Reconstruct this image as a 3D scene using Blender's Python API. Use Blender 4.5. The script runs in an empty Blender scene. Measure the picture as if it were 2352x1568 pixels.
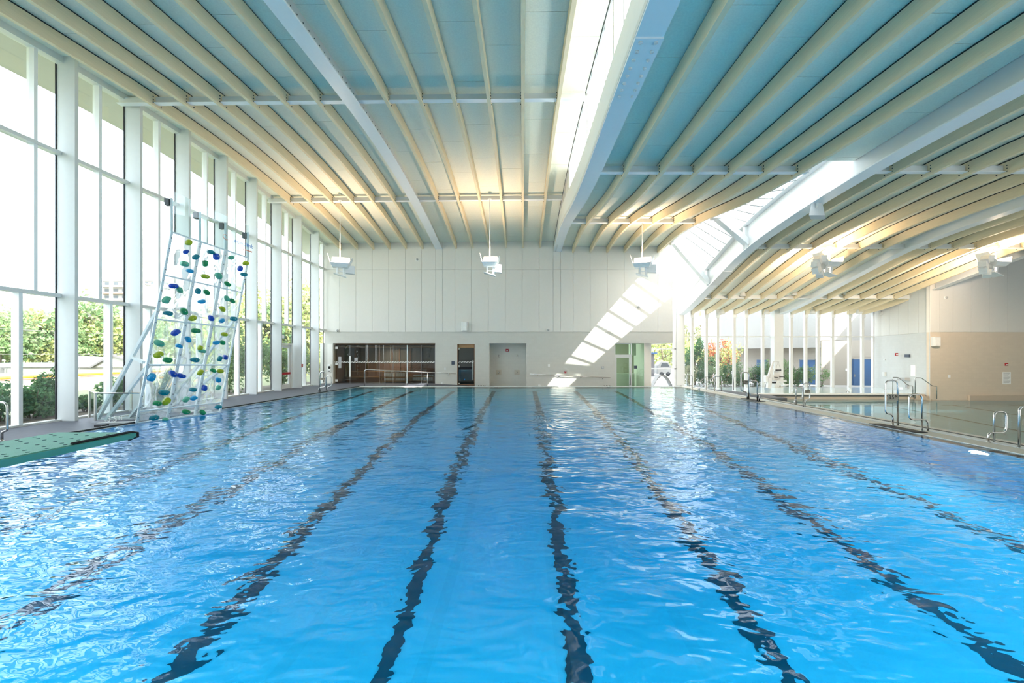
import bpy, bmesh, math, random
from mathutils import Vector, Matrix
random.seed(7)
scene = bpy.context.scene
COL = scene.collection
# ------------------------------------------------------------------ camera, sky, sun, exposure
CX, CY, F, H = 1200.0, 816.0, 915.0, 2.2      # level wide-angle view, eye height over the water in metres
cam_d = bpy.data.cameras.new('camera'); cam_d.sensor_width = 36.0
cam_d.lens = F / 2352.0 * 36.0
cam_d.shift_x = -(CX - 1176.0) / 2352.0; cam_d.shift_y = (CY - 784.0) / 2352.0
cam_d.clip_start = 0.05; cam_d.clip_end = 2000
cam = bpy.data.objects.new('camera', cam_d); COL.objects.link(cam)
cam.location = (0, 0, H); cam.rotation_euler = (math.pi / 2, 0, 0)
scene.camera = cam
vs = scene.view_settings
vs.view_transform = 'Standard'; vs.look = 'None'; vs.gamma = 1.0; vs.use_curve_mapping = False
vs.exposure = 0.37
scene.cycles.max_bounces = 14; scene.cycles.diffuse_bounces = 7; scene.cycles.glossy_bounces = 5
scene.cycles.transmission_bounces = 10; scene.cycles.transparent_max_bounces = 24
scene.cycles.sample_clamp_indirect = 6.0; scene.cycles.blur_glossy = 0.3
scene.cycles.use_denoising = True

world = bpy.data.worlds.new('sky'); scene.world = world; world.use_nodes = True
wn = world.node_tree; wn.nodes.clear()
wo = wn.nodes.new('ShaderNodeOutputWorld'); wb = wn.nodes.new('ShaderNodeBackground')
sky = wn.nodes.new('ShaderNodeTexSky'); sky.sky_type = 'NISHITA'; sky.sun_disc = False
sky.sun_elevation = math.radians(38); sky.sun_rotation = math.radians(135)
sky.air_density = 1.0; sky.dust_density = 3.0; sky.ozone_density = 1.0
hz = wn.nodes.new('ShaderNodeMix'); hz.data_type = 'RGBA'; hz.inputs[0].default_value = 0.55   # thin bright haze over the clear sky
hz.inputs[7].default_value = (9.0, 9.4, 10.0, 1)
wn.links.new(sky.outputs[0], hz.inputs[6])
wn.links.new(hz.outputs[2], wb.inputs[0]); wb.inputs[1].default_value = 0.75
wn.links.new(wb.outputs[0], wo.inputs[0])

SUN_DIR = Vector((-1.0, 1.0, -1.12))
sun_d = bpy.data.lights.new('sun', 'SUN'); sun_d.energy = 16.0; sun_d.angle = math.radians(0.53); sun_d.color = (1.0, 0.95, 0.87)
sun = bpy.data.objects.new('sun', sun_d); COL.objects.link(sun)
sun.rotation_euler = SUN_DIR.to_track_quat('-Z', 'Y').to_euler(); sun.location = (40, -30, 60)

# ------------------------------------------------------------------ helpers
def W(x, y, Y):
    """point at depth Y that the lens sees at photo pixel x, y"""
    return Vector(((x - CX) / F * Y, Y, H - (y - CY) / F * Y))
def WX(x, Y): return (x - CX) / F * Y
def WZ(y, Y): return H - (y - CY) / F * Y

def spline(pts):
    xs = [p[0] for p in pts]; ys = [p[1] for p in pts]; n = len(xs)
    m = []
    for i in range(n):
        if i == 0: m.append((ys[1]-ys[0])/(xs[1]-xs[0]))
        elif i == n-1: m.append((ys[-1]-ys[-2])/(xs[-1]-xs[-2]))
        else: m.append((ys[i+1]-ys[i-1])/(xs[i+1]-xs[i-1]))
    def f(x):
        if x <= xs[0]: return ys[0] + m[0]*(x-xs[0])
        if x >= xs[-1]: return ys[-1] + m[-1]*(x-xs[-1])
        i = 0
        while x > xs[i+1]: i += 1
        h = xs[i+1]-xs[i]; t = (x-xs[i])/h
        return (2*t**3-3*t*t+1)*ys[i]+(t**3-2*t*t+t)*h*m[i]+(-2*t**3+3*t*t)*ys[i+1]+(t**3-t*t)*h*m[i+1]
    return f

BASE = {}                                       # object name -> world origin
class MB:
    def __init__(s): s.v = []; s.f = []; s.sm = []
    def add(s, vs_, fs, smooth=False):
        o = len(s.v); s.v += [tuple(p) for p in vs_]
        for q in fs: s.f.append(tuple(i+o for i in q)); s.sm.append(smooth)
        return s
    def box(s, x0, x1, y0, y1, z0, z1):
        vs_ = [(x0,y0,z0),(x1,y0,z0),(x1,y1,z0),(x0,y1,z0),(x0,y0,z1),(x1,y0,z1),(x1,y1,z1),(x0,y1,z1)]
        return s.add(vs_, [(0,3,2,1),(4,5,6,7),(0,1,5,4),(1,2,6,5),(2,3,7,6),(3,0,4,7)])
    def hexa(s, b, t):
        """box from four bottom and four top corners"""
        return s.add(list(b)+list(t), [(0,3,2,1),(4,5,6,7),(0,1,5,4),(1,2,6,5),(2,3,7,6),(3,0,4,7)])
    def bar(s, a, b, w, h, up=(0,0,1)):
        a = Vector(a); b = Vector(b); d = (b-a).normalized(); up = Vector(up)
        if abs(d.dot(up)) > 0.98: up = Vector((1,0,0))
        r = d.cross(up).normalized(); u = r.cross(d).normalized()
        r *= w/2; u *= h/2
        return s.hexa([a-r-u, a+r-u, a+r+u, a-r+u], [b-r-u, b+r-u, b+r+u, b-r+u])
    def tube(s, pts, r, n=10, cap=True):
        pts = [Vector(p) for p in pts]; rings = []; prev = None
        for i, p in enumerate(pts):
            if i == 0: d = pts[1]-p
            elif i == len(pts)-1: d = p-pts[i-1]
            else: d = (pts[i+1]-p).normalized()+(p-pts[i-1]).normalized()
            d.normalize()
            if prev is None:
                a = Vector((0,0,1)) if abs(d.z) < 0.9 else Vector((1,0,0))
                u = d.cross(a).normalized()
            else:
                u = (prev - d*prev.dot(d)).normalized()
            prev = u; w = d.cross(u)
            rr = r[i] if isinstance(r, (list, tuple)) else r
            rings.append([p+(u*math.cos(2*math.pi*k/n)+w*math.sin(2*math.pi*k/n))*rr for k in range(n)])
        vs_ = [q for ring in rings for q in ring]; fs = []
        for i in range(len(rings)-1):
            for k in range(n):
                fs.append((i*n+k, i*n+(k+1)%n, (i+1)*n+(k+1)%n, (i+1)*n+k))
        s.add(vs_, fs, True)
        if cap:
            o = len(s.v)-len(vs_)
            s.f.append(tuple(o+k for k in reversed(range(n)))); s.sm.append(False)
            s.f.append(tuple(o+(len(rings)-1)*n+k for k in range(n))); s.sm.append(False)
        return s
    def sweep(s, pts, w, z0, z1):
        """rectangular beam along pts, width across x, from z0 to z1 over the path"""
        vs_ = []
        for p in pts:
            x, y, z = p
            vs_ += [(x-w/2,y,z+z0),(x+w/2,y,z+z0),(x+w/2,y,z+z1),(x-w/2,y,z+z1)]
        fs = [(0,1,2,3)]
        n = len(pts)
        for i in range(n-1):
            a = 4*i; b = a+4
            for k in range(4): fs.append((a+k, b+k, b+(k+1)%4, a+(k+1)%4))
        e = 4*(n-1); fs.append((e+3,e+2,e+1,e))
        return s.add(vs_, fs)
    def strip(s, xa, xb, ys, z, t0, t1):
        """curved slab between edges xa(y) and xb(y)"""
        vs_ = []
        for y in ys:
            a, b = xa(y), xb(y)
            vs_ += [(a,y,z(a,y)+t0),(b,y,z(b,y)+t0),(b,y,z(b,y)+t1),(a,y,z(a,y)+t1)]
        fs = [(0,1,2,3)]; n = len(ys)
        for i in range(n-1):
            a = 4*i; b = a+4
            for k in range(4): fs.append((a+k, b+k, b+(k+1)%4, a+(k+1)%4))
        e = 4*(n-1); fs.append((e+3,e+2,e+1,e))
        return s.add(vs_, fs)
    def prism(s, poly, axis, a, b):
        """polygon extruded along axis 'x','y','z' from a to b; poly are the other two coordinates in order"""
        def mk(p, t):
            if axis == 'x': return (t, p[0], p[1])
            if axis == 'y': return (p[0], t, p[1])
            return (p[0], p[1], t)
        n = len(poly)
        vs_ = [mk(p, a) for p in poly]+[mk(p, b) for p in poly]
        fs = [tuple(range(n)), tuple(reversed(range(n, 2*n)))]
        for k in range(n): fs.append((k, k+n, (k+1)%n+n, (k+1)%n))
        return s.add(vs_, fs)
    def lathe(s, prof, c, n=16, axis='z'):
        c = Vector(c); vs_ = []
        for r, h in prof:
            for k in range(n):
                a = 2*math.pi*k/n
                if axis == 'z': vs_.append(c+Vector((r*math.cos(a), r*math.sin(a), h)))
                elif axis == 'y': vs_.append(c+Vector((r*math.cos(a), h, r*math.sin(a))))
                else: vs_.append(c+Vector((h, r*math.cos(a), r*math.sin(a))))
        fs = []
        for i in range(len(prof)-1):
            for k in range(n): fs.append((i*n+k, i*n+(k+1)%n, (i+1)*n+(k+1)%n, (i+1)*n+k))
        fs.append(tuple(reversed(range(n)))); fs.append(tuple((len(prof)-1)*n+k for k in range(n)))
        return s.add(vs_, fs, True)
    def build(s, name, mat, parent=None, label=None, cat=None, group=None, kind=None, origin=None, fix=True):
        me = bpy.data.meshes.new(name)
        if parent is not None: org = BASE[parent.name]
        elif origin is not None: org = Vector(origin)
        else:
            xs = [p[0] for p in s.v]; ys = [p[1] for p in s.v]; zs = [p[2] for p in s.v]
            org = Vector(((min(xs)+max(xs))/2, (min(ys)+max(ys))/2, min(zs)))
        me.from_pydata([tuple(Vector(p)-org) for p in s.v], [], s.f)
        me.polygons.foreach_set('use_smooth', s.sm)
        if fix:
            bm = bmesh.new(); bm.from_mesh(me); bmesh.ops.recalc_face_normals(bm, faces=bm.faces); bm.to_mesh(me); bm.free()
        me.update()
        if mat is not None: me.materials.append(mat)
        o = bpy.data.objects.new(name, me); COL.objects.link(o)
        BASE[o.name] = org
        if parent is not None: o.parent = parent
        else: o.location = org
        return tag(o, label, cat, group, kind)
def tag(o, label=None, cat=None, group=None, kind=None):
    if label: o['label'] = label
    if cat: o['category'] = cat
    if group: o['group'] = group
    if kind: o['kind'] = kind
    return o
def empty(name, loc, label=None, cat=None, group=None, kind=None):
    o = bpy.data.objects.new(name, None); COL.objects.link(o); o.location = loc; o.empty_display_size = 0.2
    BASE[o.name] = Vector(loc)
    return tag(o, label, cat, group, kind)
def copy_tree(o, parent=None, loc=None):
    c = o.copy(); COL.objects.link(c)
    if parent is not None: c.parent = parent
    if loc is not None: c.location = loc
    BASE[c.name] = Vector(loc) if loc is not None else BASE.get(o.name, Vector())
    for ch in list(o.children): copy_tree(ch, c)
    return c
def write(name, body, size, mat, parent, origin, right, up, align='CENTER', depth=0.004, sx=1.0):
    """lettering as a thin solid lying in the plane right/up"""
    cu = bpy.data.curves.new(name, 'FONT'); cu.body = body; cu.size = size; cu.align_x = align; cu.align_y = 'CENTER'
    cu.extrude = depth; cu.resolution_u = 3
    t = bpy.data.objects.new(name, cu); COL.objects.link(t)
    bpy.context.view_layer.update()
    me = bpy.data.meshes.new_from_object(t.evaluated_get(bpy.context.evaluated_depsgraph_get()))
    bpy.data.objects.remove(t); bpy.data.curves.remove(cu)
    right = Vector(right).normalized(); up = Vector(up).normalized(); n = right.cross(up)
    org = BASE[parent.name]; o3 = Vector(origin)
    for v in me.vertices: v.co = o3 + right*v.co.x*sx + up*v.co.y + n*v.co.z - org
    me.name = name; me.materials.clear(); me.materials.append(mat)
    o = bpy.data.objects.new(name, me); COL.objects.link(o); o.parent = parent; BASE[o.name] = org
    return o

# ------------------------------------------------------------------ materials
def new_mat(name):
    m = bpy.data.materials.new(name); m.use_nodes = True; nt = m.node_tree; nt.nodes.clear()
    out = nt.nodes.new('ShaderNodeOutputMaterial')
    return m, nt, out
def mat(name, col, rough=0.5, metal=0.0, var=0.06, scale=6.0, bump=0.0, bscale=40.0, stretch=None, spec=0.4, island=0.0):
    m, nt, out = new_mat(name); N = nt.nodes; L = nt.links
    b = N.new('ShaderNodeBsdfPrincipled'); L.new(b.outputs[0], out.inputs[0])
    b.inputs['Roughness'].default_value = rough; b.inputs['Metallic'].default_value = metal
    b.inputs['Specular IOR Level'].default_value = spec
    tc = N.new('ShaderNodeTexCoord'); mp = N.new('ShaderNodeMapping'); L.new(tc.outputs['Object'], mp.inputs[0])
    if stretch: mp.inputs['Scale'].default_value = stretch
    nz = N.new('ShaderNodeTexNoise'); nz.inputs['Scale'].default_value = scale; nz.inputs['Detail'].default_value = 4
    L.new(mp.outputs[0], nz.inputs[0])
    mx = N.new('ShaderNodeMix'); mx.data_type = 'RGBA'
    L.new(nz.outputs[0], mx.inputs[0])
    mx.inputs[6].default_value = tuple(max(0, c*(1-var*1.6)) for c in col)+(1,)
    mx.inputs[7].default_value = tuple(min(1, c*(1+var*1.6)) for c in col)+(1,)
    res = mx.outputs[2]
    if island:
        ge = N.new('ShaderNodeNewGeometry'); hs = N.new('ShaderNodeHueSaturation'); L.new(res, hs.inputs['Color'])
        mr = N.new('ShaderNodeMapRange'); L.new(ge.outputs['Random Per Island'], mr.inputs[0])
        mr.inputs[3].default_value = 1-island; mr.inputs[4].default_value = 1+island; L.new(mr.outputs[0], hs.inputs['Value'])
        mr2 = N.new('ShaderNodeMapRange'); L.new(ge.outputs['Random Per Island'], mr2.inputs[0])
        mr2.inputs[3].default_value = 0.5-island*0.06; mr2.inputs[4].default_value = 0.5+island*0.06; L.new(mr2.outputs[0], hs.inputs['Hue'])
        res = hs.outputs[0]
    L.new(res, b.inputs['Base Color'])
    if bump:
        n2 = N.new('ShaderNodeTexNoise'); n2.inputs['Scale'].default_value = bscale; L.new(mp.outputs[0], n2.inputs[0])
        bp = N.new('ShaderNodeBump'); bp.inputs['Strength'].default_value = bump; bp.inputs['Distance'].default_value = 0.01
        L.new(n2.outputs[0], bp.inputs['Height']); L.new(bp.outputs[0], b.inputs['Normal'])
    return m
def glass(name, tint=(0.96, 0.985, 0.97), refl=1.0, rough=0.0, bump=0.0):
    m, nt, out = new_mat(name); N = nt.nodes; L = nt.links
    tr = N.new('ShaderNodeBsdfTransparent'); tr.inputs[0].default_value = tint+(1,)
    gl = N.new('ShaderNodeBsdfGlossy'); gl.inputs['Roughness'].default_value = rough
    fr = N.new('ShaderNodeFresnel')
    ge = N.new('ShaderNodeNewGeometry'); io = N.new('ShaderNodeMapRange'); L.new(ge.outputs['Backfacing'], io.inputs[0])
    io.inputs[3].default_value = 1.5; io.inputs[4].default_value = 1/1.5; L.new(io.outputs[0], fr.inputs[0])   # thin sheet: same reflectance from both sides
    mu = N.new('ShaderNodeMath'); mu.operation = 'MULTIPLY'; mu.inputs[1].default_value = refl; L.new(fr.outputs[0], mu.inputs[0])
    mx = N.new('ShaderNodeMixShader'); L.new(mu.outputs[0], mx.inputs[0]); L.new(tr.outputs[0], mx.inputs[1]); L.new(gl.outputs[0], mx.inputs[2])
    if bump:
        tc = N.new('ShaderNodeTexCoord'); nz = N.new('ShaderNodeTexNoise'); nz.inputs['Scale'].default_value = 3.0; L.new(tc.outputs['Object'], nz.inputs[0])
        bp = N.new('ShaderNodeBump'); bp.inputs['Strength'].default_value = bump; bp.inputs['Distance'].default_value = 0.05
        L.new(nz.outputs[0], bp.inputs['Height']); L.new(bp.outputs[0], gl.inputs['Normal']); L.new(bp.outputs[0], fr.inputs['Normal'])
    L.new(mx.outputs[0], out.inputs[0])
    return m
def glow(name, col, strength):
    m, nt, out = new_mat(name); e = nt.nodes.new('ShaderNodeEmission'); e.inputs[0].default_value = col+(1,); e.inputs[1].default_value = strength
    nt.links.new(e.outputs[0], out.inputs[0]); return m

M = {}
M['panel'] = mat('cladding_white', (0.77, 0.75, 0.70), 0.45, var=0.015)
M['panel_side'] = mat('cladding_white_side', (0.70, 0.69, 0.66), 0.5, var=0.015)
M['block'] = None
M['fin'] = mat('fin_white', (0.65, 0.67, 0.67), 0.45, var=0.02)
M['roofout'] = mat('roof_membrane_grey', (0.22, 0.22, 0.22), 0.9)
M['white'] = mat('white_paint', (0.70, 0.71, 0.70), 0.4, var=0.015)
M['steel_w'] = mat('white_steel', (0.82, 0.84, 0.85), 0.35, var=0.015)
M['bar'] = mat('glazing_bar_grey', (0.36, 0.37, 0.37), 0.5)
M['alu'] = mat('pale_aluminium', (0.70, 0.71, 0.70), 0.4, var=0.02)
M['deck'] = mat('acoustic_deck', (0.85, 0.86, 0.74), 0.85, var=0.07, scale=22, bump=0.25, bscale=90)
M['soffit'] = mat('eave_soffit', (0.52, 0.52, 0.48), 0.6, var=0.03)
M['wood'] = mat('glulam_spruce', (0.80, 0.67, 0.46), 0.55, var=0.08, scale=3, stretch=(6, 0.6, 14), bump=0.1)
M['gap'] = mat('shadow_gap_black', (0.035, 0.045, 0.05), 0.8)
M['bolt'] = mat('dark_bolt', (0.08, 0.09, 0.10), 0.5, 0.6)
M['slate'] = mat('slate_tile', (0.105, 0.11, 0.135), 0.55, spec=0.15, var=0.10, scale=9, bump=0.1)
M['coping'] = mat('beige_coping', (0.66, 0.60, 0.51), 0.55, var=0.05, scale=20)
M['palecoping'] = mat('pale_coping', (0.74, 0.74, 0.72), 0.5, var=0.04)
M['gutter'] = mat('gutter_black', (0.02, 0.025, 0.03), 0.5)
M['basin'] = mat('pool_basin', (0.80, 0.88, 0.90), 0.6, var=0.02, scale=3)
M['lane'] = mat('lane_tile_black', (0.035, 0.07, 0.09), 0.5)
M['steel'] = mat('stainless', (0.62, 0.60, 0.58), 0.22, 1.0, var=0.03)
M['plate'] = mat('sign_bronze', (0.40, 0.34, 0.26), 0.5, var=0.05)
M['black'] = mat('black_print', (0.012, 0.012, 0.014), 0.5)
M['rubber'] = mat('black_rubber', (0.02, 0.02, 0.025), 0.6)
M['board'] = mat('board_green', (0.14, 0.50, 0.38), 0.6, var=0.05, scale=12, bump=0.3, bscale=160)
M['board_side'] = mat('board_green_edge', (0.075, 0.33, 0.28), 0.5, var=0.05)
M['dot'] = mat('board_hole', (0.02, 0.13, 0.14), 0.6)
M['beige'] = mat('beige_tile_wall', (0.56, 0.47, 0.37), 0.6, var=0.05, scale=14, stretch=(1, 1, 5))
M['glass'] = glass('window_glass')
M['glass_green'] = glass('green_glass', (0.62, 0.74, 0.62))
M['glass_dark'] = glass('sauna_glass', (0.62, 0.66, 0.66), 1.3)
def acrylic(name):
    m, nt, out = new_mat(name); N = nt.nodes; L = nt.links
    tr = N.new('ShaderNodeBsdfTransparent'); tr.inputs[0].default_value = (0.80, 0.84, 0.85, 1)
    rf = N.new('ShaderNodeBsdfRefraction'); rf.inputs['IOR'].default_value = 1.12; rf.inputs['Roughness'].default_value = 0.05; rf.inputs[0].default_value = (0.78, 0.82, 0.83, 1)
    tl = N.new('ShaderNodeBsdfTranslucent'); tl.inputs[0].default_value = (0.9, 0.92, 0.92, 1)
    di = N.new('ShaderNodeBsdfDiffuse'); di.inputs[0].default_value = (0.88, 0.90, 0.90, 1)
    gl = N.new('ShaderNodeBsdfGlossy'); gl.inputs['Roughness'].default_value = 0.08
    lw = N.new('ShaderNodeLayerWeight'); lw.inputs[0].default_value = 0.45
    def mix(f, a, b):
        q = N.new('ShaderNodeMixShader')
        if isinstance(f, float): q.inputs[0].default_value = f
        else: L.new(f, q.inputs[0])
        L.new(a.outputs[0], q.inputs[1]); L.new(b.outputs[0], q.inputs[2]); return q
    dk = N.new('ShaderNodeBsdfTransparent'); dk.inputs[0].default_value = (0.08, 0.10, 0.11, 1)
    lf = N.new('ShaderNodeLayerWeight'); lf.inputs[0].default_value = 0.5
    rg = N.new('ShaderNodeMapRange'); L.new(lf.outputs['Facing'], rg.inputs[0]); rg.inputs[1].default_value = 0.66; rg.inputs[2].default_value = 0.97; rg.inputs[3].default_value = 0.0; rg.inputs[4].default_value = 0.9
    a = mix(0.45, tr, rf); a = mix(rg.outputs[0], a, dk); b = mix(0.5, tl, di); c = mix(0.22, a, b); d = mix(lw.outputs[0], c, gl)
    L.new(d.outputs[0], out.inputs[0]); return m
M['acrylic'] = acrylic('clear_acrylic')
M['acrylic_edge'] = glass('clear_sheet', (0.90, 0.95, 0.95), 0.8)
M['red'] = mat('red_plastic', (0.42, 0.02, 0.03), 0.4)
M['green_sign'] = mat('green_sign', (0.02, 0.28, 0.12), 0.4)
M['valve'] = mat('brushed_valve_plate', (0.56, 0.51, 0.43), 0.55, var=0.04)
M['navy'] = mat('navy_plate', (0.06, 0.08, 0.12), 0.4)
M['bluedoor'] = mat('blue_door', (0.012, 0.075, 0.21), 0.4, var=0.03)
M['slatwood'] = mat('cedar_dark', (0.20, 0.115, 0.07), 0.55, var=0.18, scale=3, stretch=(1, 6, 14))
M['cedar'] = mat('cedar_light', (0.40, 0.23, 0.11), 0.5, var=0.15, scale=3, stretch=(1, 6, 14))
M['paper'] = mat('white_paper', (0.88, 0.88, 0.86), 0.6)
M['inkgrey'] = mat('grey_print', (0.45, 0.45, 0.45), 0.6)
M['orange'] = mat('orange_print', (0.75, 0.22, 0.12), 0.5)
M['blueprint'] = mat('blue_print', (0.05, 0.22, 0.62), 0.5)
def block_mat(name, col, bw=0.4, bh=0.2, dark=0.93):
    m, nt, out = new_mat(name); N = nt.nodes; L = nt.links
    b = N.new('ShaderNodeBsdfPrincipled'); b.inputs['Roughness'].default_value = 0.6; L.new(b.outputs[0], out.inputs[0])
    tc = N.new('ShaderNodeTexCoord'); sp = N.new('ShaderNodeSeparateXYZ'); cb = N.new('ShaderNodeCombineXYZ')
    L.new(tc.outputs['Object'], sp.inputs[0])
    ad = N.new('ShaderNodeMath'); ad.operation = 'ADD'; L.new(sp.outputs[0], ad.inputs[0]); L.new(sp.outputs[1], ad.inputs[1])
    L.new(ad.outputs[0], cb.inputs[0]); L.new(sp.outputs[2], cb.inputs[1])
    br = N.new('ShaderNodeTexBrick'); L.new(cb.outputs[0], br.inputs[0]); br.inputs['Scale'].default_value = 1.0
    br.inputs['Brick Width'].default_value = bw; br.inputs['Row Height'].default_value = bh; br.inputs['Mortar Size'].default_value = 0.006
    br.inputs['Color1'].default_value = tuple(col)+(1,); br.inputs['Color2'].default_value = tuple(c*0.965 for c in col)+(1,)
    br.inputs['Mortar'].default_value = tuple(c*dark for c in col)+(1,)
    L.new(br.outputs[0], b.inputs['Base Color'])
    bp = N.new('ShaderNodeBump'); bp.inputs['Strength'].default_value = 0.25; bp.inputs['Distance'].default_value = 0.01; bp.invert = True
    L.new(br.outputs[1], bp.inputs['Height']); L.new(bp.outputs[0], b.inputs['Normal'])
    return m
M['block'] = block_mat('painted_block', (0.63, 0.62, 0.57))
M['beigeblock'] = block_mat('beige_block', (0.72, 0.62, 0.50))
M['greyblock'] = block_mat('light_block', (0.62, 0.63, 0.62))
M['extblock'] = block_mat('buff_block', (0.30, 0.27, 0.235), 0.8, 0.3, 0.85)

# ------------------------------------------------------------------ roof profiles (height of the beam undersides)
YW = 31.3                                     # far wall
YG = 38.4                                     # glass wall behind the leisure pool
fL = spline([(-14,9.2),(0,10.45),(6,11.15),(10.87,11.54),(15.53,11.84),(20,11.85),(24.6,11.5),(28,11.05),(31.3,10.49),(32,10.35)])
fM = spline([(-14,8.3),(0,8.55),(8.45,8.97),(15.3,9.16),(18.94,9.43),(24.5,10.24),(28,10.42),(31.3,10.25)])
fR = spline([(-14,7.2),(0,8.2),(5,8.6),(10.85,8.95),(15,9.07),(20,8.98),(24.2,8.65),(29,7.72),(33.2,6.84),(36,6.32),(38.6,6.06)])
zL = lambda x, y: fL(y) + 0.010*(x+14.2)
zM = lambda x, y: fM(y)
zR = lambda x, y: fR(y)
def xR(i, y):
    t = (y-15)/23.4
    return (14.05+1.445*i)*(1-t) + (16.27+1.36*i)*t
gR = lambda y: 12.78 + (y-15)*0.0992          # axis of the big girder under the skylight
def frange(a, b, step):
    n = max(1, round((b-a)/step)); return [a+(b-a)*k/n for k in range(n+1)]
PUR = [15.45, 24.5]                            # purlin lines, left and middle roof
PURR = [15.2, 24.3, 33.2]
Y0 = -14.0
XB_L = [WX(p, YW) for p in (783,820.6,858,895.6,933,970.7)] + [WX(p, YW) for p in (1047.6,1085.4,1123.4,1162.3,1200.5,1240.7)]
XG1 = WX(1008, YW); XG2 = WX(1280.3, YW)
XB_M = [WX(p, YW) for p in (1316,1356,1394.5,1434,1473,1511.3)]
BW, BH, GAP = 0.13, 0.45, 0.06

# ---- roof slabs are the ceilings; every beam, purlin and deck panel is a part of one
cl = MB().strip(lambda y: -15.95, lambda y: 2.52, frange(Y0, 31.9, 2.5), zL, BH+0.14, BH+0.5).build('ceiling_left', M['roofout'], kind='structure', label='high curved white roof over the lap pool beside the tall window wall', cat='ceiling')
def xm_edge(y): return gR(y)-0.04 if y <= 15.4 else 11.15
cm = MB().strip(lambda y: XG2+0.1, xm_edge, frange(Y0, 15.4, 2.5)+[15.41]+frange(15.9, 31.6, 2.4), zM, BH+0.14, BH+0.45).build('ceiling_middle', M['roofout'], kind='structure', label='middle curved roof between the two clerestory strips', cat='ceiling')
mbr = MB().strip(lambda y: gR(y)+0.2, lambda y: xR(12.9, y), frange(30.9, YG+0.6, 2.0), zR, BH+0.14, BH+0.45)
mbr.strip(lambda y: gR(y)+0.2, lambda y: xR(11.75, y)+0.4, frange(Y0, 30.9, 2.5), zR, BH+0.14, BH+0.45)
mbr.strip(lambda y: xR(11.75, y)+0.3, lambda y: 46.2, frange(Y0, 31.1, 5), lambda x, y: 10.2, 0, 0.3)
mbr.strip(lambda y: xR(11.75, y)+0.28, lambda y: xR(11.75, y)+0.4, frange(Y0, 30.9, 2.5), lambda x, y: 0, 9.0, 10.4)
cr = mbr.build('ceiling_right', M['roofout'], kind='structure', label='wave shaped roof over the leisure pool ending at the far glass wall', cat='ceiling')

def beam_obj(ceil, path, w=BW):
    b = MB().sweep(path, w, 0, BH).build('timber_beam', M['wood'], ceil)
    MB().sweep(path, w*0.5, BH, BH+GAP+0.02).build('shadow_gap', M['gap'], b)
    return b
def dense(a, b): return frange(a, b, 1.1)
def bolts(beam, x, y, z, face=1, w=BW):
    mb = MB()
    for dy, dz in ((-0.14,0.09),(-0.14,0.2),(-0.14,0.31),(0.2,0.08),(0.2,0.18)):
        mb.lathe([(0.022,0),(0.022,0.022)], (x+face*w/2-(0 if face > 0 else 0.022), y+dy, z+dz), 6, 'x')
    mb.build('splice_bolts', M['bolt'], beam)
ysl = dense(Y0, YW)
for x in XB_L:
    b = beam_obj(cl, [(x, y, zL(x, y)) for y in ysl])
    f = 1 if x < 0 else -1
    for py in PUR: bolts(b, x, py, zL(x, py), f)
for x in XB_M:
    b = beam_obj(cm, [(x, y, zM(x, y)) for y in ysl])
    for py in PUR: bolts(b, x, py, zM(x, py), -1)
ysr = dense(Y0, YG-0.15)
for i in list(range(0, 6))+list(range(7, 13)):
    ys = ysr if i < 12 else dense(31.2, YG-0.15)
    b = beam_obj(cr, [(xR(i, y), y, zR(0, y)) for y in ys], 0.14)
    for py in PURR:
        if ys[0] < py: bolts(b, xR(i, py), py, zR(0, py), -1, 0.14)
    bolts(b, xR(i, YG-0.35), YG-0.35, zR(0, YG-0.35)+0.02, -1, 0.14)

# steel girders
g = MB().sweep([(XG1, y, zL(XG1, y)) for y in ysl], 0.54, -0.03, 0.03).build('steel_girder', M['steel_w'], cl, label='white steel girder among the timber beams')
MB().sweep([(XG1, y, zL(XG1, y)) for y in ysl], 0.22, 0.03, BH+0.1).build('girder_web', M['alu'], g)
hb = MB()
for y in frange(6, YW-0.5, 0.32): hb.lathe([(0.02,0),(0.02,0.012)], (XG1+0.11, y, zL(XG1, y)+0.3), 6, 'x')
hb.build('web_bolts', M['bolt'], g, kind='stuff')
pg2 = [(XG2, y, zM(XG2, y)+0.1) for y in ysl]
g = MB().sweep(pg2, 0.60, 0, 0.06).build('steel_girder', M['steel_w'], cm, label='deep white box girder under the clerestory strip')
MB().sweep(pg2, 0.50, 0.06, 1.28).build('girder_web', M['steel_w'], g)
MB().sweep(pg2, 0.62, 0.06, 0.20).build('flange_edge', M['white'], g)
sp_ = MB().sweep([(XG2, y, zM(XG2, y)+0.06) for y in (8.6, 9.4, 10.2, 10.75)], 0.62, 0, 0.05).build('splice_plate', M['steel_w'], g)
rv = MB()
for y in frange(8.7, 10.6, 0.27):
    for dx in (-0.17, 0.17): rv.lathe([(0.045,-0.03),(0.045,-0.012),(0.02,-0.04)][:2], (XG2+dx, y, zM(XG2, y)+0.06), 8)
rv.build('rivets', M['white'], sp_)
pg3 = [(gR(y), y, fR(y)-0.15) for y in dense(Y0, YG+0.1)]
g = MB().sweep(pg3, 0.62, 0, 0.05).build('steel_girder', M['steel_w'], cr, label='deep white arched girder under the slanting skylight')
MB().sweep(pg3, 0.10, 0.05, 1.55).build('girder_web', M['white'], g)
MB().sweep(pg3, 0.62, 1.50, 1.58).build('top_flange', M['white'], g)
for y in (24.1, 30.5): MB().sweep([(gR(y), y, fR(y)-0.15), (gR(y)+0.002, y+0.03, fR(y)-0.15)], 0.58, 0.05, 1.5).build('stiffener', M['white'], g)
MB().sweep([(gR(y), y, fR(y)-0.19) for y in frange(27.2, 29.6, 0.5)], 0.66, 0, 0.05).build('splice_plate', M['alu'], g)
pg4 = [(xR(6.05, y), y, fR(y)-0.06) for y in dense(Y0, YG)]
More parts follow.
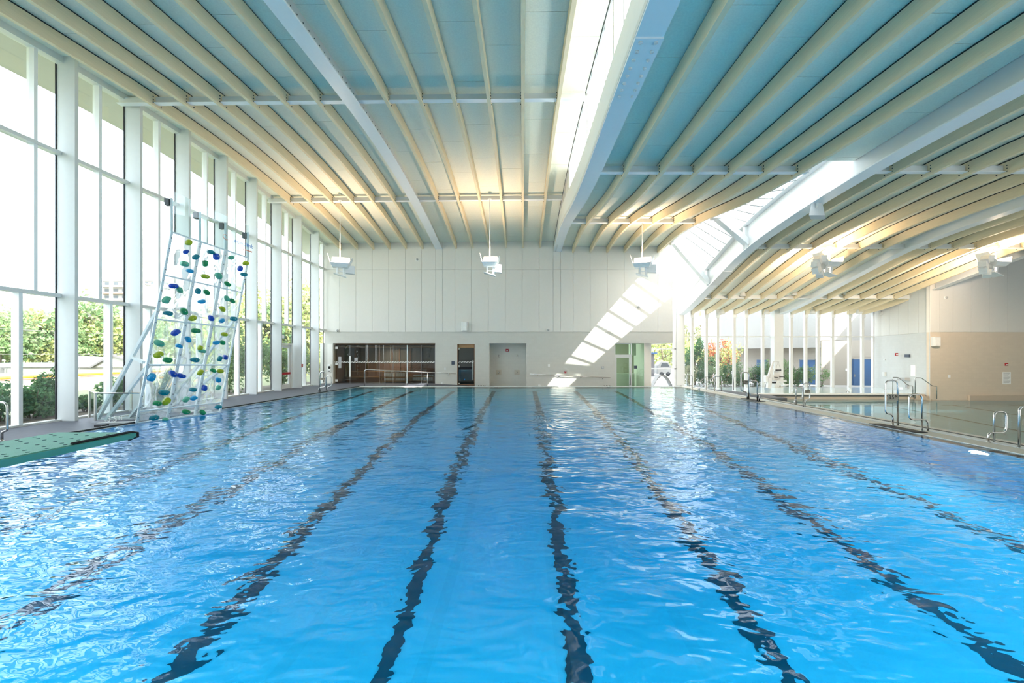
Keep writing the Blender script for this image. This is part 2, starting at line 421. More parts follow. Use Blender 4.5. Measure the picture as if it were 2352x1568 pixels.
g = MB().sweep(pg4, 0.55, 0, 0.05).build('steel_girder', M['steel_w'], cr, label='shallow white steel girder running to the column at the glass wall')
MB().sweep(pg4, 0.2, 0.05, 0.6).build('girder_web', M['steel_w'], g)
pg5 = [(xR(11.75, y), y, fR(y)-0.12) for y in dense(Y0, 30.7)]
g = MB().sweep(pg5, 0.5, 0, 0.05).build('steel_girder', M['alu'], cr, label='grey edge girder above the beige wall')
MB().sweep(pg5, 0.06, 0.05, 0.55).build('girder_web', M['alu'], g)
# upstand wall that closes the roof over the edge girder
MB().sweep([(xR(11.75, y)+0.3, y, fR(y)) for y in dense(Y0, 30.7)], 0.05, 0.35, 0.7).build('fascia_strip', M['white'], cr)

# purlins between the beams
def purlin(ceil, xa, xb, y, z0a, z0b):
    p = MB().hexa([(xa,y-0.03,z0a+0.10),(xb,y-0.03,z0b+0.10),(xb,y+0.03,z0b+0.10),(xa,y+0.03,z0a+0.10)],
                  [(xa,y-0.03,z0a+0.36),(xb,y-0.03,z0b+0.36),(xb,y+0.03,z0b+0.36),(xa,y+0.03,z0a+0.36)]).build('purlin', M['alu'], ceil)
    MB().hexa([(xa,y-0.13,z0a+0.085),(xb,y-0.13,z0b+0.085),(xb,y+0.08,z0b+0.085),(xa,y+0.08,z0a+0.085)],
              [(xa,y-0.13,z0a+0.105),(xb,y-0.13,z0b+0.105),(xb,y+0.08,z0b+0.105),(xa,y+0.08,z0a+0.105)]).build('purlin_flange', M['steel_w'], p)
sup = sorted([-15.7]+XB_L+[XG1]+[XG2-0.25])
for py in PUR:
    for a, b in zip(sup, sup[1:]):
        purlin(cl, a+0.07, b-0.07, py, zL(a, py), zL(b, py))
sup = sorted([XG2+0.2]+XB_M+[11.1])
for py in PUR:
    for a, b in zip(sup, sup[1:]): purlin(cm, a+0.07, b-0.07, py, zM(a, py), zM(b, py))
for py in PURR:
    xs = [gR(py)]+[xR(i, py) for i in range(0, 13)]
    if py < 30: xs = xs[:-1]+[xR(11.75, py)]
    for a, b in zip(xs, xs[1:]): purlin(cr, a+0.09, b-0.09, py, fR(py), fR(py))

# acoustic deck panels between the beams, short butt joints between them
def deck_panels(ceil, xa, xb, z, ya, yb, L, off=0.0):
    y = ya
    first = True
    while y < yb-0.2:
        e = min(y+(L-off if first else L), yb); first = False
        MB().strip(xa, xb, frange(y+0.008, e-0.008, 0.9), z, BH+GAP, BH+GAP+0.06).build('deck_panel', M['deck'], ceil)
        y = e
sup = sorted([-15.75]+XB_L+[XG1]+[2.5])
for k, (a, b) in enumerate(zip(sup, sup[1:])):
    deck_panels(cl, lambda y, a=a: a+0.035, lambda y, b=b: b-0.035, zL, 5.0, 31.3, 2.9, (k*1.37) % 2.4)
sup = sorted([XG2+0.27]+XB_M+[11.1])
for k, (a, b) in enumerate(zip(sup, sup[1:])):
    deck_panels(cm, lambda y, a=a: a+0.035, lambda y, b=b: b-0.035, zM, 4.0, 31.3, 2.9, (k*1.53) % 2.4)
deck_panels(cm, lambda y: 11.17, lambda y: gR(y)-0.07, zM, 4.0, 15.3, 2.9, 0.6)
for k in range(-1, 12):
    xa = (lambda y: gR(y)+0.06) if k < 0 else (lambda y, k=k: xR(k, y)+0.035)
    deck_panels(cr, xa, lambda y, k=k: xR(k+1, y)-0.035, zR, 5.0 if k < 11 else 31, YG+0.3, 2.9, ((k+2)*1.61) % 2.4)

# ------------------------------------------------------------------ clerestory between left and middle roof
cw = empty('window_clerestory', (2.62, 10, 11), 'upright clerestory glazing above the box girder between two roofs', 'window', kind='structure')
ys = frange(-6, 26, 1.15)
for a, b in zip(ys, ys[1:]):
    zb = lambda y: zM(XG2, y)+0.1+1.27
    zt = lambda y: zL(2.5, y)+BH+0.2
    if zt(b)-zb(b) < 0.05: break
    MB().hexa([(2.60,a+0.07,zb(a)),(2.615,a+0.07,zb(a)),(2.615,b-0.07,zb(b)),(2.60,b-0.07,zb(b))],
              [(2.60,a+0.07,zt(a)),(2.615,a+0.07,zt(a)),(2.615,b-0.07,zt(b)),(2.60,b-0.07,zt(b))]).build('pane', M['glass'], cw)
    MB().hexa([(2.55,b-0.07,zb(b)),(2.68,b-0.07,zb(b)),(2.68,b+0.07,zb(b)),(2.55,b+0.07,zb(b))],
              [(2.55,b-0.07,zt(b)),(2.68,b-0.07,zt(b)),(2.68,b+0.07,zt(b)),(2.55,b+0.07,zt(b))]).build('mullion', M['white'], cw)
MB().sweep([(2.53, y, zL(2.5, y)) for y in dense(Y0, 31.5)], 0.06, BH+0.04, BH+0.5).build('head_trim', M['white'], cw)
MB().hexa([(2.56,21.8,zM(2.6,21.8)+1.3),(2.66,21.8,zM(2.6,21.8)+1.3),(2.66,31.4,10.3),(2.56,31.4,10.3)],
          [(2.56,21.8,zL(2.5,21.8)+0.7),(2.66,21.8,zL(2.5,21.8)+0.7),(2.66,31.4,11.5),(2.56,31.4,11.5)]).build('closing_panel', M['white'], cw)  # solid panel added over the glazing to end the sun band here

# ------------------------------------------------------------------ slanting skylight between middle roof and arched girder
sk = empty('window_skylight', (12, 25, 9), 'slanting skylight of narrow panes above the white arched girder', 'window', kind='structure')
def sk_top(y):
    if y <= 31.3: return Vector((11.18, y, fM(y)+BH+0.30))
    t = (y-31.3)/(38.6-31.3); return Vector((11.85, y, 10.9-1.2*t))
def sk_bot(y): return Vector((gR(y)-0.28, y, fR(y)-0.15+1.56))
ys = frange(15.6, 38.6, 1.0)
for a, b in zip(ys, ys[1:]):
    n = Vector((0.6, 0, 0.8))*0.012
    p = [sk_top(a+0.05), sk_bot(a+0.05), sk_bot(b-0.05), sk_top(b-0.05)]
    MB().hexa(p, [q+n for q in p]).build('pane', M['glass'], sk)
    MB().bar(sk_top(b), sk_bot(b), 0.11, 0.14).build('glazing_bar', M['bar'], sk)
mb = MB()
for a, b in zip(ys, ys[1:]): mb.bar(sk_bot(a), sk_bot(b), 0.22, 0.16)
mb.build('sill_trim', M['white'], sk)
mb = MB()
for a, b in zip(frange(15.6, 31.2, 1.1), frange(15.6, 31.2, 1.1)[1:]):
    mb.hexa([(11.05,a,fM(a)+0.25),(11.2,a,fM(a)+0.25),(11.2,b,fM(b)+0.25),(11.05,b,fM(b)+0.25)],
            [(11.05,a,fM(a)+0.9),(11.2,a,fM(a)+0.9),(11.2,b,fM(b)+0.9),(11.05,b,fM(b)+0.9)])
mb.build('edge_fascia', M['white'], cm)
for y in (23.2, 29.6):
    s_ = MB().bar((11.25, y, fM(y)+0.25), (gR(y+0.9)-0.1, y+0.9, fR(y+0.9)+0.35), 0.36, 0.36).build('roof_strut', M['steel_w'], sk)
    MB().box(11.0, 11.5, y-0.2, y+0.2, fM(y)+0.05, fM(y)+0.4).build('strut_head', M['white'], s_)
    MB().box(gR(y+0.9)-0.28, gR(y+0.9)-0.03, y+0.8, y+1.05, fR(y+0.9)-0.05, fR(y+0.9)+1.3).build('strut_plate', M['white'], s_)

# ------------------------------------------------------------------ far wall
wf = MB()
def seg(px0, px1, z0, z1, y0=YW+0.02, y1=YW+0.4): wf.box(WX(px0, YW), WX(px1, YW), y0, y1, z0, z1)
ZB = WZ(762, YW); ZH = WZ(788, YW); ZD = WZ(790, YW)
wf.box(-15.95, WX(1545.5, YW), YW+0.06, YW+0.4, ZB, 11.6)
seg(746, 1545.5, ZH, ZB-0.002)
seg(735, 765, -0.3, ZH); seg(999.5, 1050, -1.3, ZH); seg(1050, 1090, ZD, ZH); seg(1090, 1124, -1.3, ZH); seg(1209, 1412, -1.3, ZH)
wall_far = wf.build('wall_far', M['block'], kind='structure', label='pale painted block wall across the far end of the lap pool', cat='wall')
wall_far.data.materials.append(M['panel'])
cols = [750,780,817.4,855,892.7,930.7,968.4,1000.5,1016.5,1044.8,1082.8,1121.8,1160.9,1199.6,1238.6,1270.7,1287.4,1316.4,1355.8,1394.9,1434,1472.3,1511.7,1545.5]
cols[0] = 735
ZJ = WZ(619, YW)
for a, b in zip(cols, cols[1:]):
    xa, xb = WX(a, YW)+0.008, WX(b, YW)-0.008
    top = (lambda x: zL(x, YW)+BH+0.1) if b <= 1275 else (lambda x: zM(x, YW)+BH+0.1)
    MB().box(xa, xb, YW, YW+0.05, ZB+0.006, ZJ-0.006).build('wall_panel', M['panel'], wall_far)
    MB().box(xa, xb, YW, YW+0.05, ZJ+0.006, min(top(xa), top(xb))).build('wall_panel', M['panel'], wall_far)
# volume over the passage behind the far wall and its soffit
wu = MB().box(-15.9, WX(1545.5, YW), YW+0.45, 37.3, WZ(787, YW), 9.6).build('wall_upper_volume', M['panel'], kind='structure', label='white block of rooms hung over the passage beyond the far wall', cat='wall')
# shower niche
nx0, nx1 = WX(1124, YW), WX(1209, YW)
nb = MB().box(nx0-0.1, nx1+0.1, YW+0.95, YW+1.1, -1.3, ZH+0.1)
nb.box(nx0-0.12, nx0, YW+0.4, YW+0.95, -1.3, ZH+0.1).box(nx1, nx1+0.12, YW+0.4, YW+0.95, -1.3, ZH+0.1).box(nx0, nx1, YW+0.4, YW+0.95, ZH, ZH+0.12)
nb.build('wall_niche', M['block'], kind='structure', label='recessed shower niche in the middle of the far wall', cat='wall')

# ------------------------------------------------------------------ left window wall
XC, XGZ = -15.0, -15.62
YC = [13.46+2.28*i for i in range(-12, 8)]
ZT1, ZT2 = 4.2, 8.97
def ztop(y): return fL(y)+0.28
MUL = {0:(14.60,14.98),1:(16.97,16.6),2:(19.56,19.2),3:(21.5,21.75),4:(24.04,23.62),5:(26.32,None),6:(None,28.45),7:(30.95,None),-1:(12.66,12.28)}
cols_w = MB()
for k, yc in enumerate(YC):
    i = k-12
    ya, yb = yc, (YC[k+1]-0.11 if k+1 < len(YC) else YW-0.02)
    if i == 7: yb = YW
    wi = empty('window_%d' % (k+1), (XGZ, (ya+yb)/2, 0), 'tall window bay %s of the left glass wall' % ('behind the climbing wall' if i in (1, 2) else 'with a fire door' if i == 5 else 'near the far corner' if i > 5 else 'before the climbing wall' if i <= 0 else 'beyond the climbing wall'), 'window', kind='structure', group='window bays of the left wall')
    # fin column at the bay start
    c = MB().box(-15.66, XC, ya-0.11, ya, -0.02, ztop(ya)+0.3).build('fin_column', M['fin'], wi)
    mu, ml = MUL.get(i, (ya+1.1, ya+1.3))
    def mull(y, z0, z1): MB().box(-15.70, -15.46, y-0.05, y+0.05, z0, z1).build('mullion', M['steel_w'], wi)
    for z in (ZT1, ZT2):
        MB().box(-15.70, -15.44, ya, yb, z-0.06, z+0.06).build('transom', M['alu'], wi)
    MB().hexa([(-15.70,ya,ztop(ya)),(-15.40,ya,ztop(ya)),(-15.40,yb,ztop(yb)),(-15.70,yb,ztop(yb))],
              [(-15.70,ya,ztop(ya)+0.45),(-15.40,ya,ztop(ya)+0.45),(-15.40,yb,ztop(yb)+0.45),(-15.70,yb,ztop(yb)+0.45)]).build('head_trim', M['white'], wi)
    if i != 5: MB().box(-15.72, -15.45, ya, yb, -0.02, 0.06).build('sill', M['white'], wi)
    def panes(ysplit, z0, z1, ztf=None):
        e = [ya]+ysplit+[yb]
        for a, b in zip(e, e[1:]):
            a += 0.02; b -= 0.02
            za, zb_ = (z1, z1) if ztf is None else (ztf(a), ztf(b))
            MB().hexa([(XGZ-0.01,a,z0),(XGZ+0.01,a,z0),(XGZ+0.01,b,z0),(XGZ-0.01,b,z0)],[(XGZ-0.01,a,za),(XGZ+0.01,a,za),(XGZ+0.01,b,zb_),(XGZ-0.01,b,zb_)]).build('pane', M['glass'], wi)
            MB().box(XGZ-0.012, XGZ+0.016, b-0.012, b+0.018, z0, min(za, zb_)).build('gasket', M['rubber'], wi)
    if mu:
        mull(mu, ZT1+0.06, ZT2-0.06); mull(mu, ZT2+0.06, ztop(mu))
    if ml: mull(ml, 0.05, ZT1-0.06)
    panes([mu] if mu else [], ZT2+0.06, 0, ztop)
    panes([mu] if mu else [], ZT1+0.06, ZT2-0.06)
    if i != 5: panes([ml] if ml else [], 0.05, ZT1-0.06)
    else:
        # fire door with push bar
        y0, y1 = ya+0.25, yb-0.35
        dr = empty('door_1', (XGZ, (y0+y1)/2, 0), 'glazed fire door with red push bar in the left window wall', 'door', kind='structure')
        fr = MB().box(-15.70,-15.46,y0-0.09,y0,0,3.0).box(-15.70,-15.46,y1,y1+0.09,0,3.0).box(-15.70,-15.46,y0,y1,2.9,3.0)
        fr.build('door_frame', M['alu'], dr)
        lf = MB().box(-15.64,-15.57,y0,y0+0.14,0.02,2.88).box(-15.64,-15.57,y1-0.14,y1,0.02,2.88).box(-15.64,-15.57,y0+0.14,y1-0.14,0.02,0.3).box(-15.64,-15.57,y0+0.14,y1-0.14,2.7,2.88)
        lf = lf.build('door_leaf', M['alu'], dr)
        MB().box(-15.61,-15.60,y0+0.14,y1-0.14,0.3,2.7).build('pane', M['glass'], lf)
        MB().box(-15.57,-15.48,y0+0.1,y1-0.1,0.95,1.09).build('push_bar', M['red'], lf)
        MB().box(-15.57,-15.47,y0+0.35,y0+0.95,2.75,2.87).build('door_closer', M['alu'], lf)
        panes([], 3.02, ZT1-0.06)
        MB().box(-15.62,-15.60,ya,y0-0.09,0.05,3.0).build('pane', M['glass'], wi)
        MB().box(-15.62,-15.60,y1+0.09,yb,0.05,3.0).build('pane', M['glass'], wi)
# eave outside the glass
MB().strip(lambda y: -17.9, lambda y: -15.75, frange(Y0, 33, 2.5), zL, 0.42, 0.75).build('eave', M['soffit'], kind='structure', label='pale green eave soffit outside the top of the left windows', cat='roof')
es = MB()
for y in frange(-4, 32, 2.28): es.box(-17.9, -15.8, y-0.006, y+0.006, fL(y)+0.40, fL(y)+0.43)
es.build('trim_1', M['alu'], kind='structure', label='thin joints across the outside eave soffit', cat='trim')

# walls out of view behind the camera and beyond the leisure pool
MB().box(-16, 46.3, Y0-0.3, Y0, -2, 11).build('wall_near', M['panel'], kind='structure', label='plain white wall behind the diving end', cat='wall')
MB().box(42.5, 60, 31.2, 66, -2, 12).build('wall_court_shade_wing', M['extblock'], kind='structure', label='unseen building wing added to shade the court from its right side', cat='wall')  # unseen wing, added and sized to keep sun off the court wall
MB().box(46, 46.3, Y0, 31.1, -2, 10.5).build('wall_far_side', M['panel'], kind='structure', label='plain white side wall beyond the leisure pool', cat='wall')
# ------------------------------------------------------------------ pool
YN, YF = 1.0, 27.95                           # near and far water edges
def xl(y): return -12.6 + (y-11.44)*0.0726     # left edge, slightly skew
XRP = 11.1
def dz(y): return spline([(0,-3.6),(12,-3.5),(19.5,-2.5),(25.5,-1.3),(29,-1.2)])(y)
# basin: floor and walls as one shell
ys = frange(YN, YF, 1.5); mb = MB(); vs_ = []; fs = []
for y in ys: vs_ += [(xl(y), y, -0.02), (xl(y), y, dz(y)), (XRP, y, dz(y)), (XRP, y, -0.02)]
for i in range(len(ys)-1):
    a = 4*i; b = a+4
    for k in range(3): fs.append((a+k, b+k, b+k+1, a+k+1))
fs.append((0,1,2,3)); e = 4*(len(ys)-1); fs.append((e, e+3, e+2, e+1))
pool = mb.add(vs_, fs).build('floor_pool_basin', M['basin'], kind='structure', label='pale tiled basin of the lap pool under the water', cat='pool floor', fix=False)
for k in range(-4, 4):
    x = 0.78+2.63*k
    pts = [(x, y, dz(y)) for y in frange(YN+1.2, 25.9, 1.2)]
    mb = MB().sweep(pts, 0.27, 0.0, 0.012)
    mb.sweep([(x, 25.9, dz(25.9)), (x, 26.15, dz(26.15))], 1.0, 0.0, 0.013)
    mb.build('lane_line', M['lane'], pool)
    MB().box(x-0.13, x+0.13, YF-0.012, YF-0.002, dz(YF)+0.25, -0.25).build('lane_target', M['lane'], pool)

def water_mat(name, amp, ax, far_calm, bodycol):
    m, nt, out = new_mat(name); N = nt.nodes; L = nt.links
    tc = N.new('ShaderNodeTexCoord'); pos = tc.outputs['Object']
    def mapping(rot, sc):
        mp = N.new('ShaderNodeMapping'); L.new(pos, mp.inputs[0]); mp.inputs['Rotation'].default_value = (0, 0, rot); mp.inputs['Scale'].default_value = sc; return mp
    def noise(mp, scale, detail=2.0, dist=0.0):
        nz = N.new('ShaderNodeTexNoise'); nz.inputs['Scale'].default_value = scale; nz.inputs['Detail'].default_value = detail; nz.inputs['Roughness'].default_value = 0.45
        nz.inputs['Distortion'].default_value = dist; L.new(mp.outputs[0], nz.inputs[0]); return nz.outputs[0]
    def math_(op, a, b):
        n = N.new('ShaderNodeMath'); n.operation = op
        for i, q in enumerate((a, b)):
            if isinstance(q, (int, float)): n.inputs[i].default_value = q
            else: L.new(q, n.inputs[i])
        return n.outputs[0]
    # long swell crossing the pool, medium chop and small capillary ripples
    # wave trains run out in rings from the middle of the pool
    sp0 = N.new('ShaderNodeSeparateXYZ'); L.new(pos, sp0.inputs[0])
    dx = math_('SUBTRACT', sp0.outputs[0], 0.8); dy = math_('SUBTRACT', 13.0, sp0.outputs[1])
    rad = math_('SQRT', math_('ADD', math_('MULTIPLY', dx, dx), math_('MULTIPLY', dy, dy)), 0.0)
    ang = math_('ARCTAN2', dx, dy)
    cv = N.new('ShaderNodeCombineXYZ'); L.new(math_('MULTIPLY', rad, 1.55), cv.inputs[0]); L.new(math_('MULTIPLY', ang, 3.6), cv.inputs[1])
    class _C: outputs = cv.outputs
    h1 = noise(_C, 0.95, 1.5, 0.35)
    h2 = noise(mapping(-0.35, (0.8, 1.5, 1)), 2.8, 2.0, 0.4)
    h3 = noise(mapping(0.1, (1.0, 1.6, 1)), 6.5, 1.0, 0.2)
    big = noise(mapping(0.0, (1, 1, 1)), 0.12, 1.0)
    mod = N.new('ShaderNodeMapRange'); L.new(big, mod.inputs[0]); mod.inputs[1].default_value = 0.35; mod.inputs[2].default_value = 0.65; mod.inputs[3].default_value = 0.6; mod.inputs[4].default_value = 1.35
    sp = N.new('ShaderNodeSeparateXYZ'); L.new(pos, sp.inputs[0])
    fade = N.new('ShaderNodeMapRange'); L.new(sp.outputs[1], fade.inputs[0]); fade.inputs[1].default_value = far_calm[0]; fade.inputs[2].default_value = far_calm[1]; fade.inputs[3].default_value = 1.0; fade.inputs[4].default_value = far_calm[2]
    h = math_('ADD', math_('MULTIPLY', h1, 0.9), math_('ADD', math_('MULTIPLY', h2, 0.48), math_('MULTIPLY', h3, 0.075)))
    h = math_('MULTIPLY', math_('MULTIPLY', h, mod.outputs[0]), fade.outputs[0])
    bp = N.new('ShaderNodeBump'); bp.inputs['Strength'].default_value = 1.0; bp.inputs['Distance'].default_value = amp; L.new(h, bp.inputs['Height'])
    fr = N.new('ShaderNodeFresnel'); fr.inputs[0].default_value = 1.33; L.new(bp.outputs[0], fr.inputs['Normal'])
    gl = N.new('ShaderNodeBsdfGlossy'); gl.inputs['Roughness'].default_value = 0.0; L.new(bp.outputs[0], gl.inputs['Normal'])
    rf = N.new('ShaderNodeBsdfRefraction'); rf.inputs['IOR'].default_value = 1.33; rf.inputs['Roughness'].default_value = 0.0; L.new(bp.outputs[0], rf.inputs['Normal'])
    tr = N.new('ShaderNodeBsdfTransparent')
    m1 = N.new('ShaderNodeMixShader'); m1.inputs[0].default_value = 0.06; L.new(rf.outputs[0], m1.inputs[1]); L.new(tr.outputs[0], m1.inputs[2])
    m2 = N.new('ShaderNodeMixShader'); L.new(fr.outputs[0], m2.inputs[0]); L.new(m1.outputs[0], m2.inputs[1]); L.new(gl.outputs[0], m2.inputs[2])
    L.new(m2.outputs[0], out.inputs[0])
    va = N.new('ShaderNodeVolumeAbsorption'); va.inputs['Color'].default_value = bodycol+(1,); va.inputs['Density'].default_value = ax
    L.new(va.outputs[0], out.inputs['Volume'])
    return m
# absorption coefficient per metre is density * (1 - colour)
M['water'] = water_mat('pool_water', 0.085, 0.44, (9, 25, 0.25), (0.0, 0.81, 0.93))
M['water2'] = water_mat('leisure_water', 0.02, 0.25, (0, 30, 0.5), (0.30, 0.80, 0.88))
def water_body(name, poly, z, zb, m, label):
    n = len(poly)
    vs_ = [(x, y, z) for x, y in poly]+[(x, y, zb) for x, y in poly]
    fs = [tuple(range(n)), tuple(reversed(range(n, 2*n)))]
    for k in range(n): fs.append((k, k+n, (k+1) % n+n, (k+1) % n))
    return MB().add(vs_, fs).build(name, m, label=label, cat='water', kind='structure', origin=(0, 0, 0))
water_body('water_lap_pool', [(xl(YN)-0.03, YN-0.03), (XRP+0.03, YN-0.03), (XRP+0.03, YF+0.03), (xl(YF)-0.03, YF+0.03)], -0.005, -4.2, M['water'], 'rippled blue water of the lap pool')

# ------------------------------------------------------------------ decks
fl = MB()
n = 10
ys = frange(YN, YF, 3.0)
for a, b in zip(ys, ys[1:]):
    fl.hexa([(-15.75,a,-0.4),(xl(a)-0.13,a,-0.4),(xl(b)-0.13,b,-0.4),(-15.75,b,-0.4)], [(-15.75,a,0),(xl(a)-0.13,a,0),(xl(b)-0.13,b,0),(-15.75,b,0)])
fl.box(-15.75, -7.0, YF+0.28, YW+3.5, -0.4, -0.005)
fl.box(-15.75, xl(YF)-0.13, YF, YF+0.28, -0.4, 0)
# ramp going down to the right behind the far edge
fl.hexa([(-7.0,YF+0.28,-1.6),(12.4,YF+0.28,-1.6),(12.4,YW+1.2,-1.6),(-7.0,YW+1.2,-1.6)], [(-7.0,YF+0.28,-0.005),(12.4,YF+0.28,-1.15),(12.4,YW+1.2,-1.15),(-7.0,YW+1.2,-0.005)])
fl.box(-15.75, 13, Y0, YN-0.3, -0.4, 0)
floor = fl.build('floor', M['slate'], kind='structure', label='slate grey tiled deck around the lap pool', cat='floor')
# tile joints on the visible left deck as separate slabs
for a, b in zip(frange(8, YF, 1.2), frange(8, YF, 1.2)[1:]):
    pass
gt = MB()
for a, b in zip(ys, ys[1:]):
    gt.hexa([(xl(a)-0.14,a,-0.4),(xl(a)-0.04,a,-0.4),(xl(b)-0.04,b,-0.4),(xl(b)-0.14,b,-0.4)],[(xl(a)-0.14,a,0.055),(xl(a)-0.04,a,0.055),(xl(b)-0.04,b,0.055),(xl(b)-0.14,b,0.055)])
gt.build('trim_2', M['gutter'], kind='structure', label='dark gutter line along the left pool edge', cat='gutter')
ce = MB()
for a, b in zip(ys, ys[1:]):
    ce.hexa([(xl(a)-0.04,a,-0.4),(xl(a)+0.0,a,-0.4),(xl(b)+0.0,b,-0.4),(xl(b)-0.04,b,-0.4)],[(xl(a)-0.04,a,0.004),(xl(a)+0.0,a,0.004),(xl(b)+0.0,b,0.004),(xl(b)-0.04,b,0.004)])
ce.build('trim_3', M['palecoping'], kind='structure', label='thin pale lip along the left pool edge', cat='coping')
MB().box(xl(YF)-0.04, XRP+0.1, YF, YF+0.28, -1.6, 0.012).build('trim_4', M['palecoping'], kind='structure', label='pale overflow edge at the far end of the lap pool', cat='coping')
MB().box(xl(YN)-0.04, XRP+0.1, YN-0.3, YN, -0.4, 0.0).build('trim_5', M['coping'], kind='structure', label='near end coping of the lap pool', cat='coping')
# right coping between the two pools: beige lip, dark slot, pale strip, black gutter of the lower pool
XS = 12.45
YT = 20.6
for a, b in zip(frange(2, YT, 1.55), frange(2, YT, 1.55)[1:]):
    pass
cp = empty('trim_6', (XRP, 10, -0.4), 'beige coping between lap pool and leisure pool', 'coping', kind='structure')
yy = frange(-2, YF+0.2, 1.5)
for a, b in zip(yy, yy[1:]):
    MB().box(XRP, XRP+0.62, a+0.004, b-0.004, -0.5, 0.012).build('coping_tile', M['coping'], cp)
    MB().box(XRP+0.72, XRP+1.0, a+0.004, b-0.004, -0.5, 0.012).build('coping_tile', M['palecoping'], cp)
MB().box(XRP+0.60, XRP+0.73, -2, YF+0.2, -0.5, -0.01).build('slot_drain', M['gutter'], cp)
MB().box(XRP+1.0, XRP+1.22, -2, YT, -0.5, 0.0).build('gutter', M['gutter'], cp)
MB().box(XRP+1.22, XS+0.05, -2, YT, -1.9, 0.012).build('far_lip', M['coping'], cp)
# sloping deck from the coping to the raised leisure pool
vs_ = [(XRP+0.98,YT-0.3,0.0),(XS+0.1,YT-0.3,0.0),(20.6,31.0,-1.12),(19.8,31.7,-0.98),(XRP+0.98,31.7,-0.3),(XRP+0.98,YF+0.2,-0.02)]
lo = [(x,y,-1.9) for x,y,z in vs_]
m_ = MB(); n = len(vs_)
m_.add(vs_+lo, [tuple(range(n)), tuple(reversed(range(n,2*n)))]+[(k,k+n,(k+1)%n+n,(k+1)%n) for k in range(n)])
m_.build('floor_side_deck', M['slate'], kind='structure', label='grey deck sloping from the lap pool to the raised leisure pool', cat='floor')
MB().hexa([(XRP,YF+0.28,-1.9),(17.2,31.7,-1.9),(17.2,YG,-1.9),(XRP,YG,-1.9)],[(XRP,YF+0.28,-0.02),(17.2,31.7,-0.78),(17.2,YG,-0.86),(XRP,YG,-0.7)]).build('floor_back_deck', M['palecoping'], kind='structure', label='light deck at the foot of the far glass wall', cat='floor')

# leisure pools
ZP2 = -1.26
b2 = MB().add([(XS,-2,ZP2-1.1),(46,-2,ZP2-1.1),(46,31.4,ZP2-1.1),(XS,31.4,ZP2-1.1)], [(0,1,2,3)]).build('floor_leisure_basin', M['basin'], kind='structure', label='pale floor of the lower leisure pool', cat='pool floor')
for k, (xx) in enumerate((15.2, 20.0, 24.8, 29.6)):
    MB().bar((xx-1, -1, ZP2-1.09), (xx+6.0, 28.5, ZP2-1.09), 0.22, 0.02).build('lane_line', mat('tan_lane', (0.30, 0.22, 0.14)) if k == 0 else bpy.data.materials['tan_lane'], b2)
    MB().bar((xx+5.2, 28.5, ZP2-1.09), (xx+6.8, 28.5, ZP2-1.09), 0.22, 0.02).build('lane_line', bpy.data.materials['tan_lane'], b2)
wp2 = [(XS, -2.2), (46.2, -2.2), (46.2, 31.25), (20.75, 31.25), (XS, YT)]
water_body('water_leisure_pool', wp2, ZP2, ZP2-1.3, M['water2'], 'still greenish water of the lower leisure pool')
# raised pool
fw = MB().hexa([(16.9,31.5,-1.9),(WX(2135,31.5),31.5,-1.9),(WX(2135,31.5),31.75,-1.9),(16.9,31.75,-1.9)],[(16.9,31.5,-0.95),(WX(2135,31.5),31.5,-0.95),(WX(2135,31.5),31.75,-0.95),(16.9,31.75,-0.95)])
fw = fw.build('wall_raised_pool', M['beige'], kind='structure', label='low beige front wall of the raised pool', cat='wall')
MB().box(16.9, WX(2130,31.5), 31.42, 31.9, -0.95, -0.83).build('coping', M['palecoping'], fw)
MB().box(16.9, WX(2128,31.5), 31.44, 31.5, -1.02, -0.95).build('shadow_gap', M['gap'], fw)
water_body('water_raised_pool', [(17.2,31.9),(WX(2120,32),31.9),(WX(2010,YG),YG-0.1),(17.2,YG-0.1)], -0.86, -1.8, mat('raised_pool_water_sheen', (0.72,0.84,0.88), 0.08, spec=0.6), 'raised pool water below the glass wall, window reflection painted into its pale colour')  # pale base colour stands in for the bright reflection of the windows
st = MB(); XC2_ = WX(2137, 30.8)
for k in range(3): st.box(WX(2112+7*k,31.0), XC2_-0.07, 31.1-0.25*k, 31.40, -1.9, -0.85-0.14*k)
st.build('steps', M['beige'], label='beige corner steps up to the raised pool', cat='steps')

# ------------------------------------------------------------------ right hand walls
YC2 = 30.8; XC2 = WX(2137, YC2); ZB2 = WZ(762.5, YC2)
wr = MB().box(XC2, 72, YC2, YC2+0.3, -2.0, ZB2).build('wall_right', M['beigeblock'], kind='structure', label='warm beige block wall behind the leisure pool', cat='wall')
MB().box(XC2, 72, YC2+0.05, YC2+0.3, ZB2, 10.4).build('backing', M['panel'], wr)
pc = [2137, 2158.4, 2189] + [2189+41.75*k for k in range(1, 9)]
for a, b in zip(pc, pc[1:]): MB().box(WX(a, YC2)+0.006, WX(b, YC2)-0.006, YC2, YC2+0.05, ZB2+0.01, 10.1).build('wall_panel', M['panel'], wr)
XE2, YE2 = WX(2006, YG), YG
A, B = Vector((XC2, YC2, 0)), Vector((XE2, YE2, 0))
A = Vector((XC2-0.02, YC2+0.02, 0))
ws = MB().hexa([(A.x,A.y,-2),(A.x+0.3,A.y,-2),(XE2+0.3,YE2,-2),(XE2,YE2,-2)],[(A.x,A.y,ZB2),(A.x+0.3,A.y,ZB2),(XE2+0.3,YE2,ZB2),(XE2,YE2,ZB2)]).build('wall_side', M['greyblock'], kind='structure', label='pale side wall between beige wall and glass wall', cat='wall')
MB().hexa([A+Vector((0.05,0,ZB2)),A+Vector((0.3,0,ZB2)),B+Vector((0.3,0,ZB2)),B+Vector((0.05,0,ZB2))],[A+Vector((0.05,0,9.2)),A+Vector((0.3,0,9.2)),B+Vector((0.3,0,7.2)),B+Vector((0.05,0,7.2))]).build('backing', M['panel_side'], ws)
